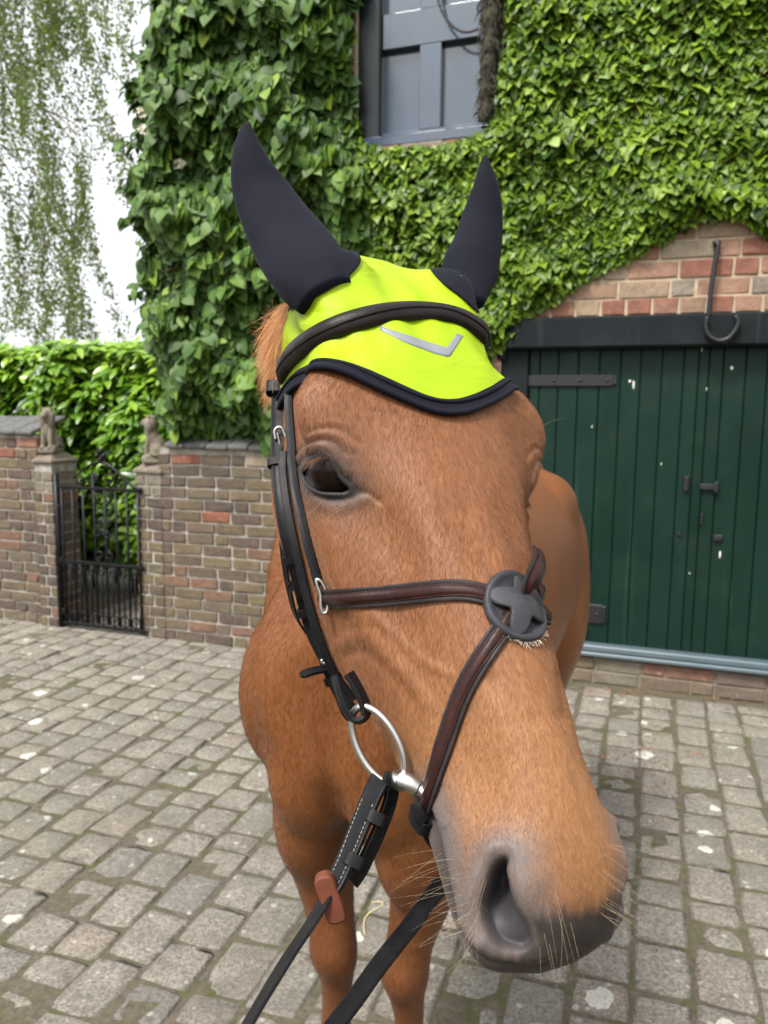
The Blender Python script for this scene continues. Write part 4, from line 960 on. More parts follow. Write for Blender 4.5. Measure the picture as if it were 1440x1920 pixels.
    P = P + (.0060 * gau(np.linalg.norm((U - [990, 1655]) / [1, 1.5], axis=1), 36) * nz)[:, None] * N
    P = P + (.0050 * gau(np.linalg.norm((U - [935, 1575]) / [1.3, 1], axis=1), 34) * nz)[:, None] * N
    deep = .0055 + .028 * gau(np.linalg.norm((U - [936, 1650]) / [1, 2.0], axis=1), 30)
    P = P + (sst(-sn, -2, 16) * deep * nz)[:, None] * (view * .75 + np.array([-.25, 0, -.2]))
    # lips
    dm = dist_line(U, MOUTH)
    P = P + (-.0060 * gau(dm, 5.5) * front * (1 - .7 * sst(U[:, 1], 1690, 1750)))[:, None] * N + (.0020 * gau(dm - 16, 12) * front)[:, None] * N
    line([(835,1560),(858,1640),(880,1700),(905,1745)], 10, -.0012)
    V2 = P * sgn
    # keep the seam plane clean
    V2[:, 0] = np.where(np.abs(V[:, 0]) < 1e-6, 0, V2[:, 0])
    # ---- pigment masks
    c = {}
    c['eyeskin'] = np.clip(1.1 * sst(-sdist_poly(U, cr([(563,882),(570,862),(586,852),(608,853),(628,866),(647,888),(666,910),(670,920),(652,931),(622,936),(596,925),(577,906)], 4, True)), -11, 6) * near * far, 0, 1)
    c['eyegrey'] = gau(np.maximum(sdist_poly(U, EYE_OPEN), 0), 44) * near * far
    c['nostril'] = sst(-sn, -6, 12) * (nz > 0)
    # grey muzzle: nostril wing, side of the mouth; dark upper lip
    g1 = gau(np.maximum(sn - 12, 0), 50) * (nz > 0); g1 = np.maximum(g1, .85 * gau(np.linalg.norm((U - [1000, 1670]) / [1, 1.4], axis=1), 42) * (nz > 0))
    g2 = gau(np.maximum(dm - 14, 0), 40) * (s > .40)
    c['grey'] = np.clip(np.maximum(g1 * .95, g2), 0, 1)
    wob = np.stack([np.sin(U[:, 1] * .11) * 5 + np.sin(U[:, 0] * .23 + 1) * 4, np.sin(U[:, 0] * .09) * 8 + np.sin(U[:, 0] * .31) * 4], 1)
    lip = sdist_poly(U + wob, [(1000,1722),(1030,1705),(1066,1718),(1085,1708),(1120,1684),(1132,1645),(1200,1640),(1200,1900),(860,1900),(900,1765),(960,1785),(1003,1765)])
    c['lip'] = np.maximum(sst(-lip, -26, 20) * (s > .5), gau(dm, 9) * (s > .44))
    c['chin'] = ((s > .5) * sst(-z, .112, .125)) * 1.0
    c['muz'] = sst(s, .36, .50)
    return V2, c
HV, HMASK = sculpt(HV, HQ)
FACE_A, FACE_B = np.array([.232, .096, .038]), np.array([.166, .060, .0205])
MUZ_A, MUZ_B = np.array([.295, .145, .058]), np.array([.232, .101, .037])
BODY_A, BODY_B = np.array([.195, .068, .0175]), np.array([.138, .042, .0100])
GREY_C = np.array([.115, .103, .100])
q4 = lambda a: tuple(a) + (1,)
def coat_material():
    t = NT('chestnut_coat')
    P = t.attr('headpos', 'Vector')
    n1 = t.noise(9, 4, .55, t.mapping((1, .6, 1), P)); n2 = t.noise(420, 3, .6, t.mapping((1, .16, 1), P)); n3 = t.noise(60, 4, .6, t.mapping((1, .35, 1), P))
    face = t.mix(n1, q4(FACE_A), q4(FACE_B))
    face = t.mix(t.attr('muz'), face, t.mix(n1, q4(MUZ_A), q4(MUZ_B)))
    body = t.mix(n1, q4(BODY_A), q4(BODY_B))
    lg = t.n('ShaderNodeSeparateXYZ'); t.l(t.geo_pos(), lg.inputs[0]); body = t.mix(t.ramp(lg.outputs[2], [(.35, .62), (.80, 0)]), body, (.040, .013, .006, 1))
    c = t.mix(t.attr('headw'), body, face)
    c = t.mix(t.ramp(n2, [(.32, 0.0), (.7, 1.0)]), t.mix(.30, c, (.05, .018, .008, 1)), t.mix(.12, c, (.40, .22, .12, 1)))
    c = t.mix(t.math('MULTIPLY', t.ramp(n3, [(.35, 0), (.75, 1)]), .22), c, (.08, .028, .012, 1))
    gm = t.math('MULTIPLY', t.attr('grey'), t.ramp(t.noise(38, 4, .6, P), [(.2, .75), (.6, 1.0)]))
    c = t.mix(gm, c, t.mix(n2, (.085, .072, .070, 1), (.135, .115, .108, 1)))
    c = t.mix(t.math('MULTIPLY', t.attr('eyegrey'), .92), c, (.050, .041, .037, 1))
    c = t.mix(t.attr('eyeskin'), c, t.mix(n3, (.013, .012, .013, 1), (.030, .026, .026, 1)))
    c = t.mix(t.attr('lip'), c, t.mix(n3, (.022, .018, .017, 1), (.044, .035, .031, 1)))
    c = t.mix(t.attr('chin'), c, (.18, .09, .04, 1))
    c = t.mix(t.attr('nostril'), c, (.034, .031, .034, 1))
    skin = t.math('MAXIMUM', t.attr('eyeskin'), t.attr('lip'))
    t.set(Base_Color=c, Roughness=t.ramp(t.attr('headw'), [(0, .42), (1, .55)]), Sheen_Weight=.03, Sheen_Roughness=.4)
    t.b.inputs['Specular IOR Level'].default_value = .26
    bn = t.bump(n2, .35, .0012)
    return t.m
COAT = coat_material()
# ------------------------------------------------------------------ the horse: neck, trunk, legs -> one skin with the head
BO = np.array([-0.017, 1.425, 0.0]); BA = R(22)
BX = np.array([math.cos(BA), -math.sin(BA), 0]); BY = np.array([math.sin(BA), math.cos(BA), 0]); BZ = np.array([0, 0, 1.0])
def b2w(P): P = np.asarray(P, float); return BO + P[..., :1] * BX + P[..., 1:2] * BY + P[..., 2:3] * BZ
def loft_tube(C, W, H, up=(0, 0, 1), n=28, m=6, sq=2.0):
    """closed superellipse tube along the centres C with half width W and half height H"""
    C = np.asarray(C, float); k = np.arange(len(C)); q = np.linspace(0, len(C) - 1, (len(C) - 1) * m + 1)
    C2 = spline1(k, C, q); W2 = np.maximum(spline1(k, np.asarray(W, float), q), .004); H2 = np.maximum(spline1(k, np.asarray(H, float), q), .004)
    T, N, B = frames(C2, up)
    a = np.arange(n) * 2 * math.pi / n; ca, sa = np.cos(a), np.sin(a)
    ca = np.sign(ca) * np.abs(ca) ** (2 / sq); sa = np.sign(sa) * np.abs(sa) ** (2 / sq)
    V = (C2[:, None] + (H2[:, None] * ca)[..., None] * N[:, None] + (W2[:, None] * sa)[..., None] * B[:, None]).reshape(-1, 3)
    F = []
    for i in range(len(q) - 1):
        for j in range(n): F.append((i * n + j, i * n + (j + 1) % n, (i + 1) * n + (j + 1) % n, (i + 1) * n + j))
    F.append(tuple(range(n))[::-1]); F.append(tuple((len(q) - 1) * n + j for j in range(n)))
    return V, F
def build_body():
    mb = MB()
    def T(C, W, H, **k): v, f = loft_tube(b2w(C), W, H, **k); mb.add(v, f)
    def S(c, r):
        t = MB().sphere((0, 0, 0), r, 24, 16); v = t.v[0]; mb.add(BO + (v[:, :1] + c[0]) * BX + (v[:, 1:2] + c[1]) * BY + (v[:, 2:] + c[2]) * BZ, t.f)
    # trunk from breast to rump
    y = [-.20, -.14, -.04, .10, .25, .50, .75, 1.0, 1.18, 1.32, 1.42]
    zc = [1.04, 1.04, 1.05, 1.07, 1.08, 1.06, 1.06, 1.09, 1.11, 1.11, 1.10]
    T(np.stack([np.zeros(11), y, zc], 1), [.13, .190, .215, .215, .22, .250, .260, .250, .235, .19, .10], [.12, .21, .28, .35, .37, .35, .34, .32, .29, .23, .12], n=36)
    T([(0, .10, 1.30), (0, .28, 1.40), (0, .5, 1.37), (0, .8, 1.33)], [.10, .085, .10, .12], [.10, .11, .08, .06])   # withers
    # neck: from inside the skull down to the shoulders (world coordinates: the neck bends towards the camera)
    def TW(C, W, H, **k): v, f = loft_tube(C, W, H, **k); mb.add(v, f)
    a = h2w(np.array([0, -.03, -.105])); b = h2w(np.array([0, .06, -.11]))
    TW([b, a, (-.012, 1.04, 1.475), (.0, 1.22, 1.37), (.03, 1.42, 1.27), (.09, 1.62, 1.18)], [.055, .075, .122, .142, .165, .15], [.05, .072, .160, .215, .27, .25], n=36)
    TW([(-.02, .99, 1.565), (.02, 1.22, 1.52), (.08, 1.5, 1.47)], [.045, .055, .065], [.05, .06, .07])                        # crest
    for sx in (-1, 1):
        S((sx * .165, -.035, 1.01), (.088, .125, .17))        # point of the shoulder
        S((sx * .19, .10, 1.13), (.068, .15, .26))             # shoulder
        S((sx * .075, -.105, .90), (.092, .095, .14))         # breast muscles
        S((sx * .104, -.045, .79), (.076, .108, .17))              # top of the forearm
        S((sx * .155, 1.13, 1.04), (.105, .21, .26))            # thigh
        S((sx * .12, 1.05, 1.24), (.11, .22, .13))            # hip
        # foreleg
        T([(sx * .135, .03, .86), (sx * .125, .01, .74), (sx * .102, .0, .60), (sx * .082, -.008, .50), (sx * .078, -.012, .455), (sx * .077, .004, .40),
           (sx * .083, .010, .30), (sx * .083, .008, .20), (sx * .083, -.02, .12), (sx * .083, -.04, .065)],
          [.075, .082, .060, .048, .053, .041, .033, .041, .036, .047], [.09, .105, .072, .055, .058, .045, .038, .047, .04, .052], up=BY, n=24)
        # hind leg
        T([(sx * .16, 1.17, 1.05), (sx * .16, 1.10, .86), (sx * .145, 1.16, .70), (sx * .135, 1.27, .55), (sx * .13, 1.30, .45), (sx * .125, 1.27, .30),
           (sx * .125, 1.25, .20), (sx * .125, 1.21, .12), (sx * .125, 1.19, .065)],
          [.10, .105, .07, .04, .042, .032, .042, .036, .046], [.17, .17, .11, .06, .058, .04, .048, .04, .052], up=BY, n=24)
    V = np.concatenate(mb.v)
    me = new_mesh('horse_body', V, mb.f)
    o = bpy.data.objects.new('horse_body', me); COL.objects.link(o)
    m = o.modifiers.new('r', 'REMESH'); m.mode = 'VOXEL'; m.voxel_size = .011
    m = o.modifiers.new('s', 'SMOOTH'); m.factor = .5; m.iterations = 38
    m = o.modifiers.new('d', 'SUBSURF'); m.levels = 0
    return o
def w2h_b(P):
    d = np.asarray(P) - BO; return (float(d @ BX), float(d @ BY), float(d @ BZ))
def apply_mods(o):
    dg = bpy.context.evaluated_depsgraph_get(); me = bpy.data.meshes.new_from_object(o.evaluated_get(dg)); old = o.data
    o.modifiers.clear(); o.data = me; bpy.data.meshes.remove(old); return o
def get_v(me):
    a = np.empty(len(me.vertices) * 3, np.float32); me.vertices.foreach_get('co', a); return a.reshape(-1, 3).astype(float)
horse = apply_mods(build_body())
# shape the breast: groove between the pectorals, edge of the shoulder blade
_v = get_v(horse.data); _d = _v - BO; _b = np.stack([_d @ BX, _d @ BY, _d @ BZ], 1)
_nn = np.empty(len(_v) * 3, np.float32); horse.data.vertices.foreach_get('normal', _nn); _nn = _nn.reshape(-1, 3)
_g = -.014 * gau(_b[:, 0], .022) * gau(_b[:, 2] - .92, .16) * sst(-_b[:, 1], -.04, .08)
_g += -.005 * gau(np.abs(_b[:, 0]) - .155, .035) * gau(_b[:, 2] - .93, .12) * sst(-_b[:, 1], -.06, .08)
_g += -.008 * gau(_b[:, 1] - .20 - (1.2 - _b[:, 2]) * .1, .03) * gau(_b[:, 2] - 1.1, .2)
_v = _v + _g[:, None] * _nn
horse.data.vertices.foreach_set('co', _v.astype(np.float32).ravel())
# head joined on
head_tmp = bpy.data.objects.new('head_tmp', new_mesh('head_tmp', h2w(HV), HF)); COL.objects.link(head_tmp)
for k, v in HMASK.items():
    a = head_tmp.data.attributes.new(k, 'FLOAT', 'POINT'); a.data.foreach_set('value', v.astype(np.float32))
a = head_tmp.data.attributes.new('headw', 'FLOAT', 'POINT'); a.data.foreach_set('value', np.ones(len(HV), np.float32))
a = head_tmp.data.attributes.new('headpos', 'FLOAT_VECTOR', 'POINT'); a.data.foreach_set('vector', HV.astype(np.float32).ravel())
a = horse.data.attributes.new('headpos', 'FLOAT_VECTOR', 'POINT'); a.data.foreach_set('vector', (_b[:, [0, 2, 1]] * np.array([1, -1, 1])).astype(np.float32).ravel())
m = horse.modifiers.new('b', 'BOOLEAN'); m.operation = 'UNION'; m.object = head_tmp; m.solver = 'MANIFOLD'
apply_mods(horse)
bpy.data.objects.remove(head_tmp)
horse.name = 'horse'; horse.data.name = 'horse'
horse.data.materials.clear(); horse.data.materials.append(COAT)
horse.data.polygons.foreach_set('use_smooth', np.ones(len(horse.data.polygons), bool))
tag(horse, 'chestnut horse wearing a bridle and yellow ear bonnet, facing the camera', 'horse')
def bvh_of(o):
    me = o.data; return BVHTree.FromPolygons([v.co for v in me.vertices], [p.vertices for p in me.polygons])
HBVH = bvh_of(horse)
# ------------------------------------------------------------------ tack materials
def leather_mat(name, c1, c2, rough=.42, wear=(.10, .07, .06, 1)):
    t = NT(name); n = t.noise(60, 5); f = t.noise(700, 3, .7)
    c = t.mix(t.ramp(n, [(.3, 0), (.7, 1)]), c1, c2)
    c = t.mix(t.ramp(t.noise(160, 4, .7), [(.60, 0), (.80, .55)]), c, wear)
    t.set(Base_Color=c, Roughness=t.ramp(t.noise(45, 4), [(.3, rough - .08), (.7, rough + .16)]))
    t.b.inputs['Specular IOR Level'].default_value = .17
    t.bump(t.math('ADD', f, t.math('MULTIPLY', t.noise(120, 4), .8)), .40, .0007); return t.m
M_BLACK = leather_mat('black_leather', (.0045, .0045, .0055, 1), (.009, .0085, .0095, 1), .40, (.035, .032, .032, 1))
M_BROWN = leather_mat('brown_leather', (.032, .010, .008, 1), (.014, .006, .0055, 1), .34, (.07, .035, .03, 1))
M_EDGE = leather_mat('leather_edge', (.012, .009, .010, 1), (.028, .022, .022, 1), .45)
M_RUBBER = leather_mat('grey_rubber', (.022, .022, .026, 1), (.040, .040, .045, 1), .45, (.09, .085, .085, 1))
M_STEEL = simple_mat('steel', (.46, .45, .43, 1), .36, .12, 60, .1, .0003, metallic=1.0)
M_STOP = leather_mat('rein_stop_rubber', (.125, .040, .022, 1), (.09, .028, .016, 1), .55, (.20, .10, .07, 1))
def fabric_mat():
    t = NT('hi_vis_fabric'); n = t.noise(30, 3)
    t.set(Base_Color=t.mix(n, (.245, .365, .002, 1), (.285, .400, .003, 1)), Roughness=.55); t.b.inputs['Specular IOR Level'].default_value = .25
    t.bump(t.math('ADD', t.math('MULTIPLY', t.noise(13, 3, .5, t.mapping((1, 1, 1.8)), .8), 1.0), t.math('MULTIPLY', t.noise(1400, 2), .04)), .8, .006); return t.m
M_HIVIS = fabric_mat()
def stretch_mat():
    t = NT('black_stretch_fabric'); n = t.noise(1500, 2)
    t.set(Base_Color=t.mix(t.noise(20, 4), (.0045, .0050, .0090, 1), (.0080, .0088, .0150, 1)), Roughness=.8, Sheen_Weight=.05, Sheen_Roughness=.4)
    t.b.inputs['Sheen Tint'].default_value = (.55, .58, .75, 1)
    t.b.inputs['Specular IOR Level'].default_value = .10
    t.bump(t.math('ADD', t.math('MULTIPLY', n, .25), t.noise(34, 3, .5, None, 1.2)), .30, .004); return t.m
M_STRETCH = stretch_mat()
M_REFL = simple_mat('reflective_tape', (.17, .185, .20, 1), .45, .08, 60, .1, .0003)
M_STITCH = simple_mat('pale_thread', (.26, .24, .20, 1), .8, .2, 300, 0)
M_FLEECE = simple_mat('fleece', (.62, .56, .44, 1), .95, .2, 200, .5, .002)

# ------------------------------------------------------------------ laying things on the horse's skin
def hit(x, y, bvh=None):
    d = Vector(ray(x, y)); d.normalize()
    loc, nor, i, t = (bvh or HBVH).ray_cast(Vector(c_pos), d)
    if loc is None: return None
    n = np.array(nor); 
    if n @ np.array(d) > 0: n = -n
    return np.array(loc), n
def on_skin(px, n=40, smooth=5, m=8, mirror=False):
    """photo points -> smooth path on the skin with normals"""
    P, N = [], []
    for q in (cr(px, m) if len(px) > 2 else resample(np.array(px, float), 12)):
        h = hit(*q)
        if h and (h[0] - c_pos) @ c_fwd < .82: P.append(h[0]); N.append(h[1])
    P = resample(np.array(P), n); N = np.array([np.array(HBVH.find_nearest(Vector(p))[1]) for p in P])
    k = np.ones(2 * smooth + 1) / (2 * smooth + 1)
    sm = lambda A: np.stack([np.convolve(np.pad(A[:, i], smooth, mode='edge'), k, 'valid') for i in range(3)], 1)
    N = sm(sm(N)); N /= np.linalg.norm(N, axis=1)[:, None]
    e0, e1 = P[0].copy(), P[-1].copy(); P2 = sm(P); w = np.minimum(np.arange(n), np.arange(n)[::-1]) / smooth; w = np.clip(w, 0, 1)[:, None]
    P = P2 * w + P * (1 - w)
    return P, N
def mir_w(P): return h2w(w2h(P) * np.array([-1, 1, 1]))
def mir_n(N): return ((N @ HR) * np.array([-1, 1, 1])) @ HR.T
def strap_geo(P, N, width, thick, off=.0015, profile='flat', taper=None):
    """P path, N outward normals; width across, thick along N"""
    P = np.asarray(P, float); T = np.gradient(P, axis=0); T /= np.linalg.norm(T, axis=1)[:, None] + 1e-12
    N = np.asarray(N, float); N = N - T * (N * T).sum(1)[:, None]; N /= np.linalg.norm(N, axis=1)[:, None] + 1e-12
    B = np.cross(T, N)
    if profile == 'flat': pr = [(-1,.15),(-1,.85),(-.9,1),(-.72,1.0),(-.66,.93),(.66,.93),(.72,1.0),(.9,1),(1,.85),(1,.15),(.9,0),(-.9,0)]
    elif profile == 'padded': pr = [(-1,.1),(-1,.42),(-.93,.5),(-.84,.46),(-.78,.50),(-.6,.86),(-.25,1.0),(.25,1.0),(.6,.86),(.78,.50),(.84,.46),(.93,.5),(1,.42),(1,.1),(.9,0),(-.9,0)]
    elif profile == 'roll': pr = [(-1,.10),(-.98,.45),(-.80,.80),(-.45,1.02),(0,1.08),(.22,1.0),(.30,.82),(.38,.86),(.72,.72),(.95,.42),(1,.10),(.8,0),(-.8,0)]
    else: pr = [(math.cos(a), .5 + .5 * math.sin(a)) for a in np.linspace(0, 2 * math.pi, 10, endpoint=False)]
    pr = np.array(pr)[::-1]; k = len(pr); n = len(P)
    w = np.ones(n) * width / 2 if taper is None else width / 2 * np.asarray(taper)
    V = (P[:, None] + (w[:, None] * pr[:, 0])[..., None] * B[:, None] + (off + thick * pr[:, 1])[None, :, None] * N[:, None]).reshape(-1, 3)
    F = [(i * k + j, i * k + (j + 1) % k, (i + 1) * k + (j + 1) % k, (i + 1) * k + j) for i in range(n - 1) for j in range(k)]
    F += [tuple(range(k))[::-1], tuple((n - 1) * k + j for j in range(k))]
    return V, F
def smooth_angle(o, a=40):
    o.data.polygons.foreach_set('use_smooth', np.ones(len(o.data.polygons), bool))
    try: o.data.set_sharp_from_angle(angle=R(a))
    except Exception: pass
    return o
def strap(name, P, N, width, thick, mat, parent, off=.0015, profile='flat', taper=None, mirror=False):
    V, F = strap_geo(P, N, width, thick, off, profile, taper)
    if mirror: V = mir_w(V); F = [f[::-1] for f in F]
    return smooth_angle(mobj(name, V, F, mat, parent))
def stitches(P, N, width, off, side, parent, name='stitching', step=.0034, mat=None):
    P = np.asarray(P); L = np.r_[0, np.cumsum(np.linalg.norm(np.diff(P, axis=0), axis=1))]; n = int(L[-1] / step)
    if n < 3: return
    T = np.gradient(P, axis=0); T /= np.linalg.norm(T, axis=1)[:, None]; B = np.cross(T, N)
    Q = P + B * side * width / 2 + N * off; mb = MB()
    for i in range(n):
        t0, t1 = i * step, i * step + step * .62
        a = np.array([np.interp(t0, L, Q[:, k]) for k in range(3)]); b = np.array([np.interp(t1, L, Q[:, k]) for k in range(3)])
        mb.tube([a, b], .00035, 4)
    o = mb.build(name, mat or M_STITCH, parent); return o

# ------------------------------------------------------------------ eyes
def eye_mats():
    t = NT('horse_iris')
    t.set(Base_Color=t.ramp(t.noise(120, 3), [(.3, (.004, .0025, .0022, 1)), (.7, (.014, .007, .005, 1))]), Roughness=.06)
    t.b.inputs['Specular IOR Level'].default_value = .14
    return t.m
M_EYE = eye_mats()
def make_eye(sx):
    c2 = EYE_OPEN.mean(0); L_ = [hit(*(c2 + (q - c2) * 1.16)) for q in EYE_OPEN]; L_ = np.array([l[0] for l in L_ if l is not None])
    c = L_.mean(0); u_, s_, vt = np.linalg.svd(L_ - c); n = vt[2]; n = n if n @ (c_pos - c) > 0 else -n
    ctr = c - n * .0158 - c_right * .0050 + c_up * .0008
    if sx < 0: ctr = mir_w(ctr) - mir_n(n[None])[0] * .006
    o = MB().sphere((0, 0, 0), .0222, 40, 28).build('eyeball', M_EYE, horse, True); o.location = ctr; return o
make_eye(1); make_eye(-1)

# ------------------------------------------------------------------ ear bonnet
HG = HV[:NV * NU].reshape(NV, NU, 3)
HN = vnormals(HV, HQ)[:NV * NU].reshape(NV, NU, 3)
def gsample(G, a, b):
    """bilinear lookup in the head grid: a = row, b = column (wraps)"""
    a = np.clip(a, 0, NV - 1.001); i = np.floor(a).astype(int); t = (a - i)[..., None]
    j = np.floor(b).astype(int); u = (b - j)[..., None]; j0 = j % NU; j1 = (j + 1) % NU
    return (G[i, j0] * (1 - u) + G[i, j1] * u) * (1 - t) + (G[i + 1, j0] * (1 - u) + G[i + 1, j1] * u) * t
_hp = HG.reshape(-1, 3)
def grid_of(px):
    out = []
    for x, y in px:
        h = hit(x, y)
        while h is None: x += 3 if x < 760 else -3; h = hit(x, y)
        q = w2h(h[0]); k = int(((_hp - q) ** 2).sum(1).argmin()); i, j = divmod(k, NU)
        out.append((i, ((j + NU // 2) % NU) - NU // 2))
    return np.array(out, float)
bonnet = empty('ear_bonnet', tuple(h2w(np.array([0, .06, .02]))))
tag(bonnet, 'fluorescent yellow ear bonnet with black ear covers on the horse', 'ear bonnet')
bonnet_inv = None
def child_fix(o, parent):
    """keep world placement under a moved parent"""
    o.parent = parent; o.matrix_parent_inverse = Matrix.Translation(-Vector(parent.location)); return o
EDGE_PX = cr([(533,742),(545,716),(566,700),(600,688),(650,690),(700,708),(760,741),(800,757),(850,763),(890,752),(915,738),(935,722),(942,712)], 6)
eg = grid_of(EDGE_PX)
# edge row as a function of the column, the same on both sides of the face
_o = np.argsort(eg[:, 1]); _ej, _ei = eg[_o, 1], eg[_o, 0]
JW = max(abs(_ej[0]), abs(_ej[-1])) + 4
ROW0 = np.interp(0, [-.09, .609], [0, NV - 1]); ROW_TOP = int(np.abs(HG[:, 0, 1] + .075).argmin())
nb, mbk = 121, 70
jj = np.linspace(_ej[0] - 1, JW, nb); er = np.interp(jj, _ej, _ei)
_k = np.ones(19) / 19; er = np.convolve(np.pad(er, 9, mode='edge'), _k, 'valid')
TT = np.linspace(0, 1, mbk)[:, None]
rows = ROW_TOP + (er[None] - ROW_TOP) * TT; cols = np.repeat(jj[None], mbk, 0)
BP = gsample(HG, rows, cols); BN = gsample(HN, rows, cols); BN /= np.linalg.norm(BN, axis=-1)[..., None]
# cloth bridges the hollows and is gathered into soft folds
wr = .0014 * np.sin(cols * .24 + 5 * TT + np.sin(TT * 9)) * np.sin(TT * math.pi) + .0009 * np.sin(cols * .33 + 3 * TT) * np.sin(TT * math.pi) + .0012 * np.sin(TT * 19 + np.abs(cols) * .10) * (1 - TT) * TT * 2
off = .0035 + wr + .004 * np.exp(-((TT - .55) / .3) ** 2) * np.ones_like(cols)
BW = h2w(BP + BN * off[..., None])
def grid_mesh(name, W, mat, parent, thick=.0012):
    a, b = W.shape[:2]; F = [(i * b + j, i * b + j + 1, (i + 1) * b + j + 1, (i + 1) * b + j) for i in range(a - 1) for j in range(b - 1)]
    o = mobj(name, W.reshape(-1, 3), F, mat, None); m = o.modifiers.new('t', 'SOLIDIFY'); m.thickness = thick; m.offset = 0
    if parent is not None: child_fix(o, parent)
    return o
cloth = grid_mesh('cloth', BW, M_HIVIS, bonnet)
# black bound edge: two rolls of piping along the lower border
EP = BW[-1]; EN = (BN[-1] @ HR.T)
down = BW[-1] - BW[-4]; down /= np.linalg.norm(down, axis=1)[:, None]
V, F = strap_geo(EP + down * .0055, EN, .0155, .0042, -.0022, 'flat'); child_fix(smooth_angle(mobj('border', V, F, M_STRETCH)), bonnet)
V, F = tube(EP + down * .0012 + EN * .0016, .0021, 8); child_fix(mobj('piping', V, F, M_STRETCH), bonnet)
V, F = tube(EP + down * .0125 + EN * .0006, .0027, 8); child_fix(mobj('piping', V, F, M_STRETCH), bonnet)
# reflective chevron lying on the cloth
CBVH = BVHTree.FromPolygons([Vector(v) for v in BW.reshape(-1, 3)], [(i * nb + j, i * nb + j + 1, (i + 1) * nb + j + 1, (i + 1) * nb + j) for i in range(mbk - 1) for j in range(nb - 1)])
def cloth_pt(x, y, lift=.0006):
    h = hit(x, y, CBVH); return h[0] + h[1] * lift
def ribbon(name, A, B, mat, parent, n=14, bvh_pt=cloth_pt):
    """thin tape between two photo edges A (upper) and B (lower)"""
    A = resample(np.array(A, float), n); B = resample(np.array(B, float), n); W = []
    for t in np.linspace(0, 1, 5): W.append([bvh_pt(*(a * (1 - t) + b * t)) for a, b in zip(A, B)])
    return grid_mesh(name, np.array(W), mat, parent, .0006)
ribbon('reflective_chevron', [(712,612),(765,630),(820,648),(838,652),(856,626)], [(713,620),(763,645),(817,665),(842,671),(868,631)], M_REFL, bonnet, 26)
# ears in black stretch covers
def ear(mid, half, depth, fat, twist, base_n):
    mid = np.array(mid, float); q = np.linspace(0, len(mid) - 1, 44); k = np.arange(len(mid))
    mp = spline1(k, mid, q); hw = spline1(k, np.array(half, float), q); dp = spline1(k, np.array(depth, float), q); ft = spline1(k, np.array(fat, float), q)
    C = np.array([dpt(x, y, d) for (x, y), d in zip(mp, dp)]); T = np.gradient(C, axis=0); T /= np.linalg.norm(T, axis=1)[:, None]
    Wd = np.cross(T, c_fwd); Wd /= np.linalg.norm(Wd, axis=1)[:, None]; Dd = np.cross(Wd, T)
    hw = np.maximum(hw, 1.5) / FPX * dp; n = 30; a = np.arange(n) * 2 * math.pi / n; V = []
    for i in range(len(q)):
        sa, ca = np.sin(a), np.cos(a)
        r_d = np.where(sa > 0, ft[i], ft[i] * .55)
        fold = 1 + .02 * np.sin(5 * a + q[i] * 2.2) * (q[i] / q[-1])
        V.append(C[i] + (hw[i] * ca * fold)[:, None] * Wd[i] + (hw[i] * r_d * sa * fold)[:, None] * Dd[i] * twist)
    V = np.concatenate(V); F = [(i * n + j, i * n + (j + 1) % n, (i + 1) * n + (j + 1) % n, (i + 1) * n + j) for i in range(len(q) - 1) for j in range(n)]
    F += [tuple(range(n))[::-1], tuple((len(q) - 1) * n + j for j in range(n))]
    o = mobj('ear_cover', V, F, M_STRETCH); child_fix(o, bonnet); return o
ear([(465,230),(463,260),(470,310),(486,355),(510,402),(540,450),(568,492),(592,528),(612,560)], [5,20,38,52,61,70,74,70,56], [.79,.79,.79,.79,.782,.768,.748,.733,.722], [.9,.75,.62,.55,.55,.55,.55,.6,.7], -1, None)
ear([(909,293),(910,318),(911,352),(906,400),(897,450),(889,480),(880,510),(879,542),(884,574)], [4,14,25,37,45,50,53,44,24], [.855,.855,.855,.855,.85,.845,.84,.83,.815], [.9,.75,.65,.6,.6,.6,.6,.65,.8], -1, None)
# the dark cuffs of the covers spread over the yellow cloth
def patch(name, poly, n=26):
    poly = cr(poly, 6, True); c = poly.mean(0); W = []
    for t in np.linspace(0.02, 1, 12): W.append([cloth_pt(*(c + (p - c) * t), lift=.0028) if hit(*(c + (p - c) * t), CBVH) else None for p in np.vstack([poly, poly[:1]])])
    ok = [[w is not None for w in r] for r in W]; V = []; idx = {}; F = []
    for i, r in enumerate(W):
        for j, w in enumerate(r):
            if w is not None: idx[i, j] = len(V); V.append(w)
    for i in range(len(W) - 1):
        for j in range(len(W[0]) - 1):
            q = [(i, j), (i, j + 1), (i + 1, j + 1), (i + 1, j)]
            if all(k in idx for k in q): F.append(tuple(idx[k] for k in q))
    o = mobj(name, V, F, M_STRETCH); m = o.modifiers.new('t', 'SOLIDIFY'); m.thickness = .001; m.offset = 0; child_fix(o, bonnet); return o
patch('ear_cuff', [(512,540),(531,590),(560,575),(600,556),(640,532),(668,505),(673,488),(658,476),(600,470),(540,490)])
patch('ear_cuff', [(795,486),(806,508),(830,535),(862,560),(886,582),(897,588),(915,560),(930,510),(900,470),(850,462),(815,470)])
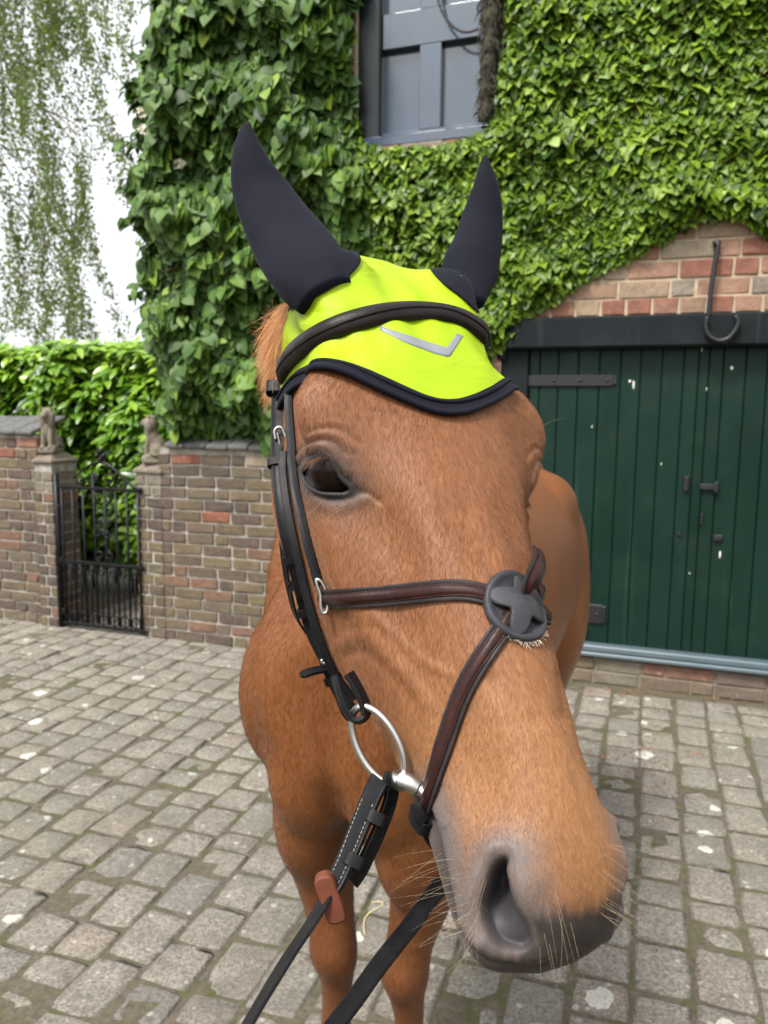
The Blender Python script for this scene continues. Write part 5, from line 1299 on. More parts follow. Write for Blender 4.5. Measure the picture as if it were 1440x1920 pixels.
# ------------------------------------------------------------------ bridle
M_BROWN_DK = leather_mat('browband_leather', (.012, .007, .007, 1), (.006, .005, .0055, 1), .34, (.035, .025, .025, 1))
bridle = empty('bridle', tuple(h2w(np.array([0, .1, .03]))))
tag(bridle, 'dark leather bridle with crossed noseband and round nose disc on the horse', 'bridle')
def bp(o): return child_fix(o, bridle)
def pad_on(P, N, width, mirror=False):
    bp(strap('noseband_padding', P, N, width * .60, .0030, M_BROWN, None, .0036, 'padded', None, mirror))
def skin_strap(name, px, width, thick, mat, off=.001, profile='flat', n=50, taper=None, parent=None, mirror=False, smooth=5):
    P, N = on_skin(px, n, smooth)
    o = strap(name, P, N, width, thick, mat, None, off, profile, taper)
    child_fix(o, parent or bridle)
    if mirror:
        o2 = strap(name, P, N, width, thick, mat, None, off, profile, taper, mirror=True); child_fix(o2, parent or bridle)
    return o, P, N
def sub(o, parent):
    """sub-part: same world placement, parent is a part whose own matrix is identity apart from the thing's offset"""
    o.parent = parent; o.matrix_parent_inverse = Matrix.Identity(4); return o
# browband: a padded roll lying over the bonnet
def band_over(px, lift, n=60):
    P, N = [], []
    for q in cr(px, 8):
        h = hit(*q, CBVH) or hit(*q)
        if h: P.append(h[0] + h[1] * lift); N.append(h[1])
    P = np.array(P); N = np.array(N); k = np.ones(9) / 9
    sm = lambda A: np.stack([np.convolve(np.pad(A[:, i], 4, mode='edge'), k, 'valid') for i in range(3)], 1)
    P, N = sm(sm(P)), sm(sm(N)); idx = np.linspace(0, len(P) - 1, n)
    g = lambda A: np.stack([np.interp(idx, np.arange(len(P)), A[:, i]) for i in range(3)], 1)
    P, N = g(P), g(N); return P, N / np.linalg.norm(N, axis=1)[:, None]
P, N = band_over([(534,700),(548,672),(580,644),(635,615),(700,597),(760,589),(815,590),(855,598),(886,614),(906,634),(916,652)], .0005)
T0 = P[0] - P[1]; T0 /= np.linalg.norm(T0); T1 = P[-1] - P[-2]; T1 /= np.linalg.norm(T1)
P = np.vstack([P[0] + T0 * .012 - N[0] * .006, P, P[-1] + T1 * .014 - N[-1] * .010]); N = np.vstack([N[0], N, N[-1]])
bb = bp(strap('browband', P, N, .0225, .0095, M_BROWN_DK, None, .0008, 'roll'))
# loop of the browband round the headpiece
def loop_at(px, depth_pt, N, T, w, h, thick, name='loop', mat=None, parent=None):
    """keeper: a small flat band round straps; T strap direction, N outward"""
    B = np.cross(T, N); pts = []
    for a in np.linspace(0, 2 * math.pi, 20, endpoint=False):
        ca, sa = math.cos(a), math.sin(a); ca = np.sign(ca) * abs(ca) ** .5; sa = np.sign(sa) * abs(sa) ** .5
        pts.append(depth_pt + B * w / 2 * ca + N * (h / 2) * sa)
    pts = np.array(pts); C = depth_pt; out = pts - C; out /= np.linalg.norm(out, axis=1)[:, None]; V = []; n = len(pts); hh = thick
    for i in range(n):
        for d, o in ((-.5, 0), (-.46, .0016), (.46, .0016), (.5, 0)): V.append(pts[i] + T * hh * d + out[i] * o)
    F = [(i * 4 + k, ((i + 1) % n) * 4 + k, ((i + 1) % n) * 4 + (k + 1) % 4, i * 4 + (k + 1) % 4) for i in range(n) for k in range(4)]
    o = smooth_angle(mobj(name, V, F, mat or M_BLACK), 35); child_fix(o, parent or bridle); return o
# side of the bridle the photograph shows: cheekpiece, noseband hanger, throat lash
CH = [(527,715),(527,770),(528,830),(530,890),(538,950),(549,1010),(563,1068),(577,1125),(592,1180),(612,1240),(636,1296),(658,1330)]
def lifted(px, lift, n=70, depth_bias=0.0):
    """path in front of the skin: where the skin ends the path keeps its last distance"""
    Q = cr(px, 8); D = []; Nn = []
    for q in Q:
        h = hit(*q)
        if h is not None and np.linalg.norm(h[0] - c_pos) < .86: D.append((h[0] - c_pos) @ c_fwd); Nn.append(h[1])
        else: D.append(np.nan); Nn.append([np.nan] * 3)
    D = np.array(D); Nn = np.array(Nn, float); ok = ~np.isnan(D); i = np.arange(len(D))
    D = np.interp(i, i[ok], D[ok]); Nn = np.stack([np.interp(i, i[ok], Nn[ok, k]) for k in range(3)], 1)
    k = np.ones(15) / 15; D = np.convolve(np.pad(D, 7, mode='edge'), k, 'valid'); D = np.convolve(np.pad(D, 7, mode='edge'), k, 'valid')
    Nn = np.stack([np.convolve(np.pad(Nn[:, c], 7, mode='edge'), k, 'valid') for c in range(3)], 1); Nn /= np.linalg.norm(Nn, axis=1)[:, None]
    P = np.array([dpt(x, y, d + depth_bias) for (x, y), d in zip(Q, D)])
    for _ in range(3):
        for q in range(len(P)):
            loc, nor, fi, dist = HBVH.find_nearest(Vector(P[q]))
            sd_ = (P[q] - np.array(loc)) @ np.array(nor)
            if sd_ < lift: P[q] = P[q] + np.array(nor) * (lift - sd_)
        P[1:-1] = (P[:-2] + 2 * P[1:-1] + P[2:]) / 4
    t = np.linspace(0, len(P) - 1, n); g = lambda A: np.stack([np.interp(t, np.arange(len(P)), A[:, c]) for c in range(3)], 1)
    P, Nn = g(P), g(Nn); return P, Nn / np.linalg.norm(Nn, axis=1)[:, None]
def face_cam(P, N, w=.6):
    d = c_pos - P; d /= np.linalg.norm(d, axis=1)[:, None]; n = N * (1 - w) + d * w; return n / np.linalg.norm(n, axis=1)[:, None]
def both(name, P, N, width, thick, mat, off=0.0, profile='flat', taper=None):
    o = bp(strap(name, P, N, width, thick, mat, None, off, profile, taper)); bp(strap(name, P, N, width, thick, mat, None, off, profile, taper, mirror=True)); return o
P, N = lifted(CH, .004); N = face_cam(P, N, .85); CP, CN = P, N
both('cheekpiece', P, N, .0128, .0036, M_BLACK)
both('cheekpiece_layer', P[14:44] + N[14:44] * .0034, N[14:44], .0105, .003, M_BLACK)
P, N = lifted([(543,738),(548,790),(554,850),(562,910),(573,965),(583,1010),(594,1055),(606,1096)], .003); N = face_cam(P, N, .65); NP, NN = P, N
both('noseband_hanger', P, N, .0088, .0030, M_BLACK)
P, N = lifted([(538,850),(541,890),(549,940),(560,995),(572,1050),(585,1108),(600,1160),(618,1212),(640,1265),(662,1312)], .005); N = face_cam(P, N, .72)
both('cheekpiece_tail', P, N, .0078, .0032, M_BLACK, .0012)
# throat lash: thin strap that leaves the bundle and runs behind the jaw
TL = np.array([dpt(521, 800, .80), dpt(526, 900, .80), dpt(527, 960, .80), dpt(533, 1040, .805), dpt(545, 1110, .815), dpt(562, 1165, .84), dpt(600, 1215, .90)])
TLp = resample(cr(TL, 8), 50); bp(strap('throat_lash', TLp, np.repeat([(-.75, -.65, .1)], 50, 0), .0085, .0025, M_BLACK, None, 0))
# headpiece over the poll
hp = gsample(HG, np.full(41, ROW_TOP + 26.0), np.linspace(-JW * 1.25, JW * 1.25, 41)); hn = gsample(HN, np.full(41, ROW_TOP + 26.0), np.linspace(-JW * 1.25, JW * 1.25, 41))
# keepers along the cheekpiece
def keeper(i, w=.0165, h=.0075, th=.0085, P=CP, N=CN, dx=0.0, mat=None):
    T = P[min(i + 2, len(P) - 1)] - P[max(i - 2, 0)]; T /= np.linalg.norm(T); n = N[i] - T * (N[i] @ T); n /= np.linalg.norm(n)
    B = np.cross(T, n)
    loop_at(None, P[i] + n * .003 + B * dx, n, T, w, h, th, 'keeper')
def near_px(P, x, y): q = proj(P); return int(((q - [x, y]) ** 2).sum(1).argmin())
for x, y, w in ((529, 872, .0165), (560, 1043, .0142), (585, 1143, .0145), (634, 1270, .0150)): keeper(near_px(CP, x, y), w)
i = near_px(CP, 528, 706); keeper(max(i, 2), .022, .014, .014)
# buckles
def wire(name, px, depth, r, parent=None, closed=False, lift=0.0, mat=None, n=40):
    pts = np.array([dpt(x, y, d) for (x, y), d in zip(px, depth if hasattr(depth, '__len__') else [depth] * len(px))])
    pts = resample(cr(pts, 8, closed), n); V, F = tube(pts[:-1] if closed else pts, r, 8, True, closed); o = mobj(name, V, F, mat or M_STEEL); child_fix(o, parent or bridle); return o
def dep_at(P, x, y): return float((P[near_px(P, x, y)] - c_pos) @ c_fwd)
d0 = dep_at(CP, 527, 815) - .010
wire('buckle', [(517,824),(515,808),(522,801),(530,804),(535,818),(540,834),(544,838)], d0, .0016)
wire('buckle_tongue', [(520,812),(524,830),(526,842)], d0 - .001, .0009)
d1 = dep_at(CP, 610, 1225) - .010
wire('buckle', [(617,1191),(620,1205),(618,1225),(613,1240),(606,1243),(603,1236)], d1 - .004, .0020)
wire('buckle_tongue', [(616,1193),(612,1215),(609,1232)], d1 + .001, .0010)
d2 = dep_at(NP, 603, 1095) - .004
wire('noseband_ring', [(594,1086),(604,1092),(611,1108),(615,1128),(613,1146),(606,1150),(602,1138),(601,1115),(595,1098)], d2 - .002, .0017, closed=True)
# loose strap ends
def loose(name, px, dep, width, thick, N=None, mat=None, rnd=True):
    P = np.array([dpt(x, y, d) for (x, y), d in zip(px, dep)]); P = resample(cr(P, 8), 24)
    n = np.repeat([-c_fwd if N is None else np.asarray(N, float)], 24, 0); tp = np.ones(24)
    if rnd: tp[-4:] = [.95, .85, .65, .3]
    return bp(strap(name, P, n, width, thick, mat or M_BLACK, None, 0, 'flat', tp))
loose('strap_end', [(566,1052),(562,1072),(553,1092),(541,1108)], [d1 - .0, d1 + .002, d1 + .004, d1 + .006], .0085, .003)
loose('strap_end', [(622,1254),(604,1258),(584,1262),(564,1270)], [d1 + .004, d1 - .002, d1 - .008, d1 - .014], .0105, .0035, N=(-.2, -.35, .9))
# noseband: upper strap, disc, lower straps
PN_, _t, _ = skin_strap('noseband_strap', [(608,1121),(650,1121),(700,1119),(760,1114),(820,1108),(865,1107),(900,1112),(930,1124),(955,1134)], .0168, .0032, M_EDGE, .0010, 'flat', 60)
pad_on(_t, _, .0168)
dd_ = float((hit(968, 1138)[0] - c_pos) @ c_fwd)
Pu = resample(cr(np.array([dpt(x, y, d) for x, y, d in ((976,1116,dd_ + .003),(986,1101,dd_ + .000),(996,1084,dd_ + .001),(1005,1066,dd_ + .009),(1009,1052,dd_ + .022),(1006,1040,dd_ + .045))]), 8), 40)
Nu = np.repeat([HR @ np.array([-.45, 0, .9])], 40, 0); bp(strap('noseband_strap', Pu, Nu, .0158, .0032, M_EDGE, None, 0, 'flat')); bp(strap('noseband_padding', Pu, Nu, .0095, .0030, M_BROWN, None, .0026, 'padded'))
# beyond the edge of the nose it goes on up the far cheek
P, N = on_skin([(608,1121),(700,1119),(820,1108),(900,1112)], 40, 4); bp(strap('noseband_strap', P, N, .0168, .0032, M_EDGE, None, .0010, 'flat', None, True)); pad_on(P, N, .0168, True)
LOWER = [(958,1150),(940,1180),(915,1218),(888,1262),(865,1310),(846,1365),(829,1420),(815,1468),(803,1510),(798,1528)]
o, PL, NL = skin_strap('noseband_strap', LOWER, .0158, .0032, M_EDGE, .0010, 'flat', 70); pad_on(PL, NL, .0158)
P, N = on_skin([(985,1146),(1010,1150),(1030,1166),(1048,1195),(1060,1232),(1066,1262)], 40, 3)
bp(strap('noseband_strap', P, N, .0158, .0032, M_EDGE, None, .0010, 'flat')); pad_on(P, N, .0158)
bp(strap('noseband_strap', PL[34:], NL[34:], .0158, .0032, M_EDGE, None, .0010, 'flat', None, True)); pad_on(PL[34:], NL[34:], .0158, True)
# chin end of the lower strap: keeper, folded end, strap under the jaw
T = PL[-1] - PL[-6]; T /= np.linalg.norm(T)
Pc = np.array([PL[-1], PL[-1] + T * .014 - NL[-1] * .003, PL[-1] + T * .026 - NL[-1] * .014])
cl = w2h(Pc[-1]); und = h2w(np.array([[cl[0], cl[1], cl[2]], [cl[0] * .55, cl[1] - .004, cl[2] - .022], [0, cl[1] - .006, cl[2] - .028], [-cl[0] * .55, cl[1] - .004, cl[2] - .022], [-cl[0], cl[1], cl[2]]]))
Pall = resample(cr(np.vstack([Pc[:2], und]), 6), 40); Cc = h2w(np.array([0, cl[1], cl[2] + .03])); Nall = Pall - Cc; Nall /= np.linalg.norm(Nall, axis=1)[:, None]
bp(strap('chin_strap', Pall, Nall, .0125, .0032, M_BLACK, None, 0.0))
dn = float((PL[-1] - c_pos) @ c_fwd) - .009
loose('strap_end', [(796,1536),(788,1528),(781,1514),(779,1504)], [dn, dn - .001, dn - .001, dn], .0090, .003)
loop_at(None, PL[-1] + T * .005 + NL[-1] * .003, NL[-1], T, .020, .012, .011, 'keeper')
bp(stitches(PL[4:-2], NL[4:-2], .0116, .0042, 1, None, mat=M_EDGE))
# nose disc: rubber dish, four-armed cover, fleece pad below
h0 = hit(968, 1138); Dc, Dn = h0[0], np.mean([hit(968 + a, 1138 + b)[1] for a, b in ((0, 0), (-25, 0), (20, 0), (0, -30), (0, 30))], 0); Dn /= np.linalg.norm(Dn)
e1 = h2w(np.array([1.0, 0, 0])) - HT; e1 -= Dn * (e1 @ Dn); e1 /= np.linalg.norm(e1); e2 = np.cross(Dn, e1)
if e2[2] < 0: e2 = -e2
def disc_surf(prof, n=48):
    V = []; 
    for r, z in prof:
        for a in np.arange(n) * 2 * math.pi / n:
            x, y = r * 1.13 * math.cos(a), r * 1.13 * math.sin(a) * 1.08; sag = -(x * x) / (2 * .05) * .9 - (y * y) / (2 * .5)
            V.append(Dc + e1 * x + e2 * y + Dn * (z + sag))
    k = len(prof); F = [(i * n + j, i * n + (j + 1) % n, (i + 1) * n + (j + 1) % n, (i + 1) * n + j) for i in range(k - 1) for j in range(n)]
    return np.array(V), F
V, F = disc_surf([(.0005, .0035), (.016, .0035), (.0185, .0045), (.0205, .0062), (.0225, .0072), (.0240, .0062), (.0245, .0040), (.0238, .0015), (.020, .0005), (.0005, .0005)]); disc = bp(smooth_angle(mobj('nose_disc', V, F, M_RUBBER), 60))
def cover():
    n, k = 96, 12; V = []
    for i in range(k + 1):
        t = i / k
        for j in range(n):
            a = j * 2 * math.pi / n; lobe = .5 + .5 * math.cos(4 * (a - R(25)))       # arms between the straps
            rmax = .0130 + .0135 * lobe ** 1.05; r = rmax * t
            x, y = r * math.cos(a), r * math.sin(a) * 1.08; sag = -(x * x) / (2 * .05) * .9 - (y * y) / (2 * .5)
            zt = .0125 - .0055 * (r / .0225) ** 1.7 - (.0018 if t == 1 else 0)
            V.append(Dc + e1 * x + e2 * y + Dn * (zt + sag))
    F = [(i * n + j, i * n + (j + 1) % n, (i + 1) * n + (j + 1) % n, (i + 1) * n + j) for i in range(k) for j in range(n)]
    o = mobj('disc_cover', V, F, M_RUBBER); m = o.modifiers.new('t', 'SOLIDIFY'); m.thickness = .0022; m.offset = -1; return bp(o)
cover()
mbf = MB(); r_ = random.Random(3)
for k in range(1500):
    a = r_.uniform(0, 2 * math.pi); low = max(0, math.cos(a - R(-95))); 
    if r_.random() > .04 + .96 * low ** 3: continue
    rr = .0250 + r_.uniform(-.005, .0005); b = Dc + e1 * rr * math.cos(a) + e2 * rr * math.sin(a) * 1.08 + Dn * (r_.uniform(0, .003) - (rr * math.cos(a)) ** 2 / .11)
    d = e1 * math.cos(a) + e2 * math.sin(a); L = r_.uniform(.002, .0048) * (.6 + .7 * low); j = e1 * r_.uniform(-.6, .6) + e2 * r_.uniform(-.6, .6) + Dn * r_.uniform(0, .5)
    mbf.tube([b, b + (d + j * .4) * L * .5, b + (d + j) * L], [.00030, .00026, .0001], 3, False)
bp(mbf.build('fleece_pad', M_FLEECE))

# ------------------------------------------------------------------ bit
bit = empty('snaffle_bit', tuple(dpt(706, 1395, .62)))
tag(bit, 'steel loose ring snaffle bit at the corner of the mouth', 'bit')
mc = hit(800, 1492); MC = mc[0]
BD = float((MC - c_pos) @ c_fwd)
ring_px = [(676,1330),(692,1325),(712,1338),(733,1368),(750,1405),(757,1440),(754,1460),(742,1466),(720,1459),(692,1444),(670,1412),(657,1372),(659,1344)]
rd = [BD + .012 + .016 * ((757 - x) / 100.0) for x, y in ring_px]
def bring(mirror=False):
    pts = np.array([dpt(x, y, d) for (x, y), d in zip(ring_px, rd)]); c = pts.mean(0)
    u_, s_, vt = np.linalg.svd(pts - c); pl = vt[:2]                       # flatten into one plane and keep it a true ring
    if mirror: c = mir_w(c); pl = np.array([mir_n(p[None])[0] for p in pl])
    rr = s_[:2] * math.sqrt(2 / len(pts)); a = np.linspace(0, 2 * math.pi, 64, endpoint=False)
    P = c + np.cos(a)[:, None] * pl[0] * rr[0] + np.sin(a)[:, None] * pl[1] * rr[1]
    V, F = tube(P, .0030, 10, False, True); o = mobj('bit_ring', V, F, M_STEEL); child_fix(o, bit); return P
RINGP = bring(); bring(True)
bar = [dpt(752, 1462, BD + .010), dpt(768, 1468, BD + .006), dpt(786, 1478, BD + .004), MC + (MC - dpt(768, 1468, BD + .006)) * .6]
V, F = tube(resample(cr(np.array(bar[:3]), 6), 14), np.linspace(.0078, .0060, 14), 14); child_fix(mobj('mouthpiece_sleeve', V, F, M_STEEL), bit)
V, F = tube(resample(cr(np.array(bar[1:]), 6), 14), .0048, 12); child_fix(mobj('mouthpiece', V, F, M_STEEL), bit)
sl = tube(np.array([dpt(752, 1452, BD + .010), dpt(750, 1474, BD + .012)]), .0076, 14); child_fix(mobj('mouthpiece_eye', sl[0], sl[1], M_STEEL), bit)
# cheekpiece loop round the ring
i = near_px(RINGP, 676, 1332); loop_c = RINGP[i]
Q = np.array([CP[-4], CP[-1], dpt(662, 1345, (loop_c - c_pos) @ c_fwd - .005), dpt(674, 1350, (loop_c - c_pos) @ c_fwd - .004), dpt(684, 1338, (loop_c - c_pos) @ c_fwd), dpt(678, 1312, (loop_c - c_pos) @ c_fwd - .001), dpt(660, 1276, BD + .026), dpt(648, 1262, BD + .028)])
dl = (loop_c - c_pos) @ c_fwd
Q = np.array([dpt(626, 1268, BD + .030), dpt(634, 1300, BD + .026), dpt(645, 1330, dl - .001), dpt(658, 1348, dl - .001), dpt(674, 1351, dl - .001), dpt(686, 1341, dl), dpt(684, 1320, dl), dpt(670, 1290, BD + .027), dpt(654, 1262, BD + .029)])
Pq = resample(cr(Q, 8), 60); ctr_ = resample(np.array([dpt(640, 1265, BD + .029), dpt(667, 1336, dl)]), 30); ctr_ = np.vstack([ctr_, ctr_[::-1]])
Nq = Pq - ctr_; Nq -= np.outer(Nq @ c_fwd, c_fwd); Nq /= np.linalg.norm(Nq, axis=1)[:, None]; Nq = Nq * .8 - c_fwd * .35
bp(strap('bit_loop', Pq, Nq, .0125, .0040, M_BLACK, None, -.002))

# ------------------------------------------------------------------ reins
def rein(name, label, px, dep, width, mat=M_BLACK, Nv=None, n=70):
    root = empty(name, tuple(dpt(*px[0], dep[0]))); tag(root, label, 'rein', 'reins')
    P = resample(cr(np.array([dpt(x, y, d) for (x, y), d in zip(px, dep)]), 10), n)
    return root, P
RD = BD + .012
r1, P1 = rein('rein', 'rein with brown rubber stop, looped on the near bit ring', [(716,1462),(704,1486),(684,1535),(662,1590),(640,1640),(624,1668)], [RD - .004, RD - .006, RD - .012, RD - .02, RD - .03, RD - .036], .02)
nb_ = np.repeat([np.array([-.75, -.62, .25])], len(P1), 0)
child_fix(strap('billet', P1, nb_, .0190, .0042, M_BLACK, None, 0), r1)
for sd_ in (-1, 1): 
    o = stitches(P1[14:66], nb_[14:66] / np.linalg.norm(nb_[0]), .0135, .0046, sd_, None)
    child_fix(o, r1)
P1b = resample(cr(np.array([dpt(x, y, d) for (x, y), d in zip([(716,1462),(730,1472),(728,1500),(712,1545),(692,1590),(672,1630),(656,1652)], [RD - .004, RD + .0, RD - .002, RD - .008, RD - .014, RD - .02, RD - .024])]), 8), 50)
child_fix(strap('billet_end', P1b, np.repeat([np.array([.75, -.6, .2])], 50, 0), .0140, .0040, M_BLACK, None, 0), r1)
for x, y in ((703, 1534), (663, 1614)):
    Tq = P1[-1] - P1[10]; Tq /= np.linalg.norm(Tq); c0 = dpt(x, y, RD - .014 if y < 1570 else RD - .026); nn_ = -c_fwd - Tq * (-c_fwd @ Tq); nn_ /= np.linalg.norm(nn_)
    loop_at(None, c0, nn_, Tq, .0125, .013, .0095, 'keeper', parent=r1)
Pr = resample(cr(np.array([dpt(x, y, d) for (x, y), d in zip([(628,1655),(612,1690),(585,1735),(545,1795),(505,1860),(470,1920),(430,1990),(395,2050)], [RD - .034, RD - .04, RD - .05, RD - .066, RD - .083, RD - .10, RD - .12, RD - .14])]), 8), 80)
tw = np.linspace(0, 1, 80)[:, None]; nv = np.array([-.83, -.2, .5]) * (1 - tw) + np.array([-.80, -.42, .42]) * tw
child_fix(strap('strap', Pr, nv, .0160, .0030, M_BLACK, None, 0), r1)
# rubber stop
c0 = dpt(619, 1683, RD - .040); ax = dpt(606, 1640, RD - .040) - dpt(632, 1722, RD - .040); ax /= np.linalg.norm(ax); ay = np.cross(ax, c_fwd); ay /= np.linalg.norm(ay)
pts = cr(np.array([(-.0178, -.002), (-.0150, -.0075), (.002, -.0078), (.0155, -.0058), (.0185, .001), (.0145, .0070), (-.004, .0062), (-.0155, .0055)]), 4, True); V = []; k = len(pts)
for sc_, zz in ((.90, -.0052), (1.0, -.0040), (1.0, .0040), (.90, .0052)): V += [c0 + ax * p[0] * sc_ + ay * p[1] * sc_ + c_fwd * zz for p in pts]
F = [(i * k + j, i * k + (j + 1) % k, (i + 1) * k + (j + 1) % k, (i + 1) * k + j) for i in range(3) for j in range(k)] + [tuple(range(k)), tuple(3 * k + j for j in range(k))[::-1]]
st = smooth_angle(mobj('rein_stop', V, F, M_STOP), 40)
child_fix(st, r1)
r2, P2 = rein('rein', 'plain black rein coming from behind the muzzle', [(900,1590),(860,1632),(822,1668),(770,1738),(715,1808),(660,1885),(610,1950),(560,2020)], [BD + .10, BD + .075, BD + .055, BD + .02, BD - .015, BD - .05, BD - .08, BD - .11], .02)
tw = np.linspace(0, 1, len(P2))[:, None]
child_fix(strap('strap', P2, np.array([-.45, -.75, .45]) * (1 - tw) + np.array([-.50, -.75, .40]) * tw, .0150, .0030, M_BLACK, None, 0), r2)
# ------------------------------------------------------------------ hair: coat, whiskers, lashes, mane
scene.cycles_curves.shape = 'RIBBONS'
def hair_mat(name, attr=True, col=(.5, .3, .15, 1), rough=.42, spec=.4):
    t = NT(name); t.set(Base_Color=t.attr('hcol', 'Color') if attr else col, Roughness=rough); t.b.inputs['Specular IOR Level'].default_value = spec; return t.m
def hair_obj(name, pts, rad, mat, parent, col=None, kind=None):
    """pts: (n curves, k points, 3)"""
    n, k = pts.shape[:2]; hc = bpy.data.hair_curves.new(name); hc.add_curves([k] * n)
    hc.attributes['position'].data.foreach_set('vector', pts.astype(np.float32).ravel())
    ra = hc.attributes.get('radius') or hc.attributes.new('radius', 'FLOAT', 'POINT')
    rad = np.broadcast_to(np.asarray(rad, np.float32), (n, k)); ra.data.foreach_set('value', np.ascontiguousarray(rad).ravel())
    if col is not None:
        a = hc.attributes.new('hcol', 'FLOAT_COLOR', 'CURVE'); a.data.foreach_set('color', np.c_[col, np.ones(n)].astype(np.float32).ravel())
    hc.materials.append(mat); o = bpy.data.objects.new(name, hc); COL.objects.link(o); o.parent = parent
    if kind: o['kind'] = kind
    return o
def coat():
    me = horse.data; me.calc_loop_triangles(); nt = len(me.loop_triangles)
    tri = np.empty(nt * 3, np.int32); me.loop_triangles.foreach_get('vertices', tri); tri = tri.reshape(-1, 3)
    V = get_v(me); A = V[tri]; ar = np.linalg.norm(np.cross(A[:, 1] - A[:, 0], A[:, 2] - A[:, 0]), axis=1) / 2
    def at(nm, w=1):
        a = me.attributes.get(nm); x = np.zeros(len(V) * w, np.float32)
        if a: a.data.foreach_get('value' if w == 1 else 'vector', x)
        return x if w == 1 else x.reshape(-1, 3)
    M_ = {k: at(k) for k in ('headw', 'grey', 'eyeskin', 'eyegrey', 'lip', 'chin', 'nostril', 'muz')}
    NR = np.empty(len(V) * 3, np.float32); me.vertices.foreach_get('normal', NR); NR = NR.reshape(-1, 3)
    C = A.mean(1); hw_ = M_['headw'][tri].mean(1)
    bare = np.clip(M_['eyeskin'] + M_['nostril'] * 1.3, 0, 1)[tri].mean(1); bare = np.clip(bare + .55 * M_['lip'][tri].mean(1), 0, 1)
    b = np.stack([(C - BO) @ BX, (C - BO) @ BY, C[:, 2]], 1)
    dens = np.where(hw_ > .5, 1.0 + 1.1 * M_['muz'][tri].mean(1), np.where((b[:, 1] < .30) & (b[:, 2] > .35), .20, .0)) * (1 - bare)
    r = np.random.default_rng(91); w = ar * dens; NH = 260000; idx = r.choice(len(tri), NH, p=w / w.sum())
    u = r.random((NH, 2)); fl = u.sum(1) > 1; u[fl] = 1 - u[fl]; wt = np.stack([1 - u.sum(1), u[:, 0], u[:, 1]], 1)
    P = (A[idx] * wt[..., None]).sum(1); N = (NR[tri[idx]] * wt[..., None]).sum(1); N /= np.linalg.norm(N, axis=1)[:, None] + 1e-9
    m = {k: (v[tri[idx]] * wt).sum(1) for k, v in M_.items()}
    L = w2h(P); head = m['headw'] > .5
    # lie of the coat: from a whorl between the eyes down to the muzzle and out to the cheeks; up towards the ears above it
    down = np.zeros((NH, 3)); up_f = np.clip((.165 - L[:, 1]) / .05, 0, 1)
    down[:, 1] = 1 - 1.5 * up_f; down[:, 0] = np.sign(L[:, 0]) * (.45 + .5 * up_f) * np.clip(np.abs(L[:, 0]) / .05, 0, 1) + .25 * np.sin(L[:, 1] * 40 + L[:, 0] * 30); down[:, 2] = -.3
    D = down @ HR.T
    Db = np.array([0, 0, -1.0]) + .5 * BY + .25 * np.sin(P[:, :1] * 17 + P[:, 2:] * 11) * BX
    D = np.where(head[:, None], D, Db); D = D + r.normal(0, .22, D.shape); D -= N * (D * N).sum(1)[:, None]; D /= np.linalg.norm(D, axis=1)[:, None] + 1e-9
    ln = np.where(head, r.uniform(.0045, .0090, NH) * (1 - .40 * m['muz']) * (1 - .45 * m['grey']) * (1 - .3 * m['eyegrey']), r.uniform(.010, .018, NH))
    lift = np.where(head, r.uniform(.10, .30, NH), r.uniform(.05, .14, NH))
    S = P - N * .0006; T1 = P + (D * .55 + N * lift[:, None] * .45) * ln[:, None]; T2 = P + (D * 1.0 + N * lift[:, None] * .55) * ln[:, None]
    pts = np.stack([S, T1, T2], 1)
    v = r.random(NH)[:, None]; nz = vnoise(L, 26, 5)[:, None] * .5 + .5
    face = FACE_A * (1 - nz) + FACE_B * nz; muz = MUZ_A * (1 - nz) + MUZ_B * nz; body = BODY_A * (1 - nz) + BODY_B * nz
    c = np.where(head[:, None], face * (1 - m['muz'][:, None]) + muz * m['muz'][:, None], body)
    def mx(c, f, t): f = np.clip(f, 0, 1)[:, None]; return c * (1 - f) + np.asarray(t) * f
    c = mx(c, m['grey'] * .85, GREY_C); c = mx(c, m['eyegrey'] * .75, (.060, .048, .042)); c = mx(c, m['lip'], (.030, .024, .022)); c = mx(c, m['chin'] * .8, (.20, .10, .045))
    c = c * (.74 + .55 * v ** 1.4); lite = r.random(NH) < .07; c[lite] = c[lite] * 1.5 + .008
    rad = np.stack([np.full(NH, .000085), np.full(NH, .00007), np.full(NH, .00002)], 1) * np.where(head, 1 - .2 * m['muz'], 1.5)[:, None]
    hair_obj('coat_hair', pts, rad, hair_mat('coat_hair', True, rough=.36, spec=.28), horse, c, 'stuff')
coat()
def bez(a, b, c, k=8): t = np.linspace(0, 1, k)[:, None]; return (1 - t) ** 2 * a + 2 * t * (1 - t) * b + t * t * c
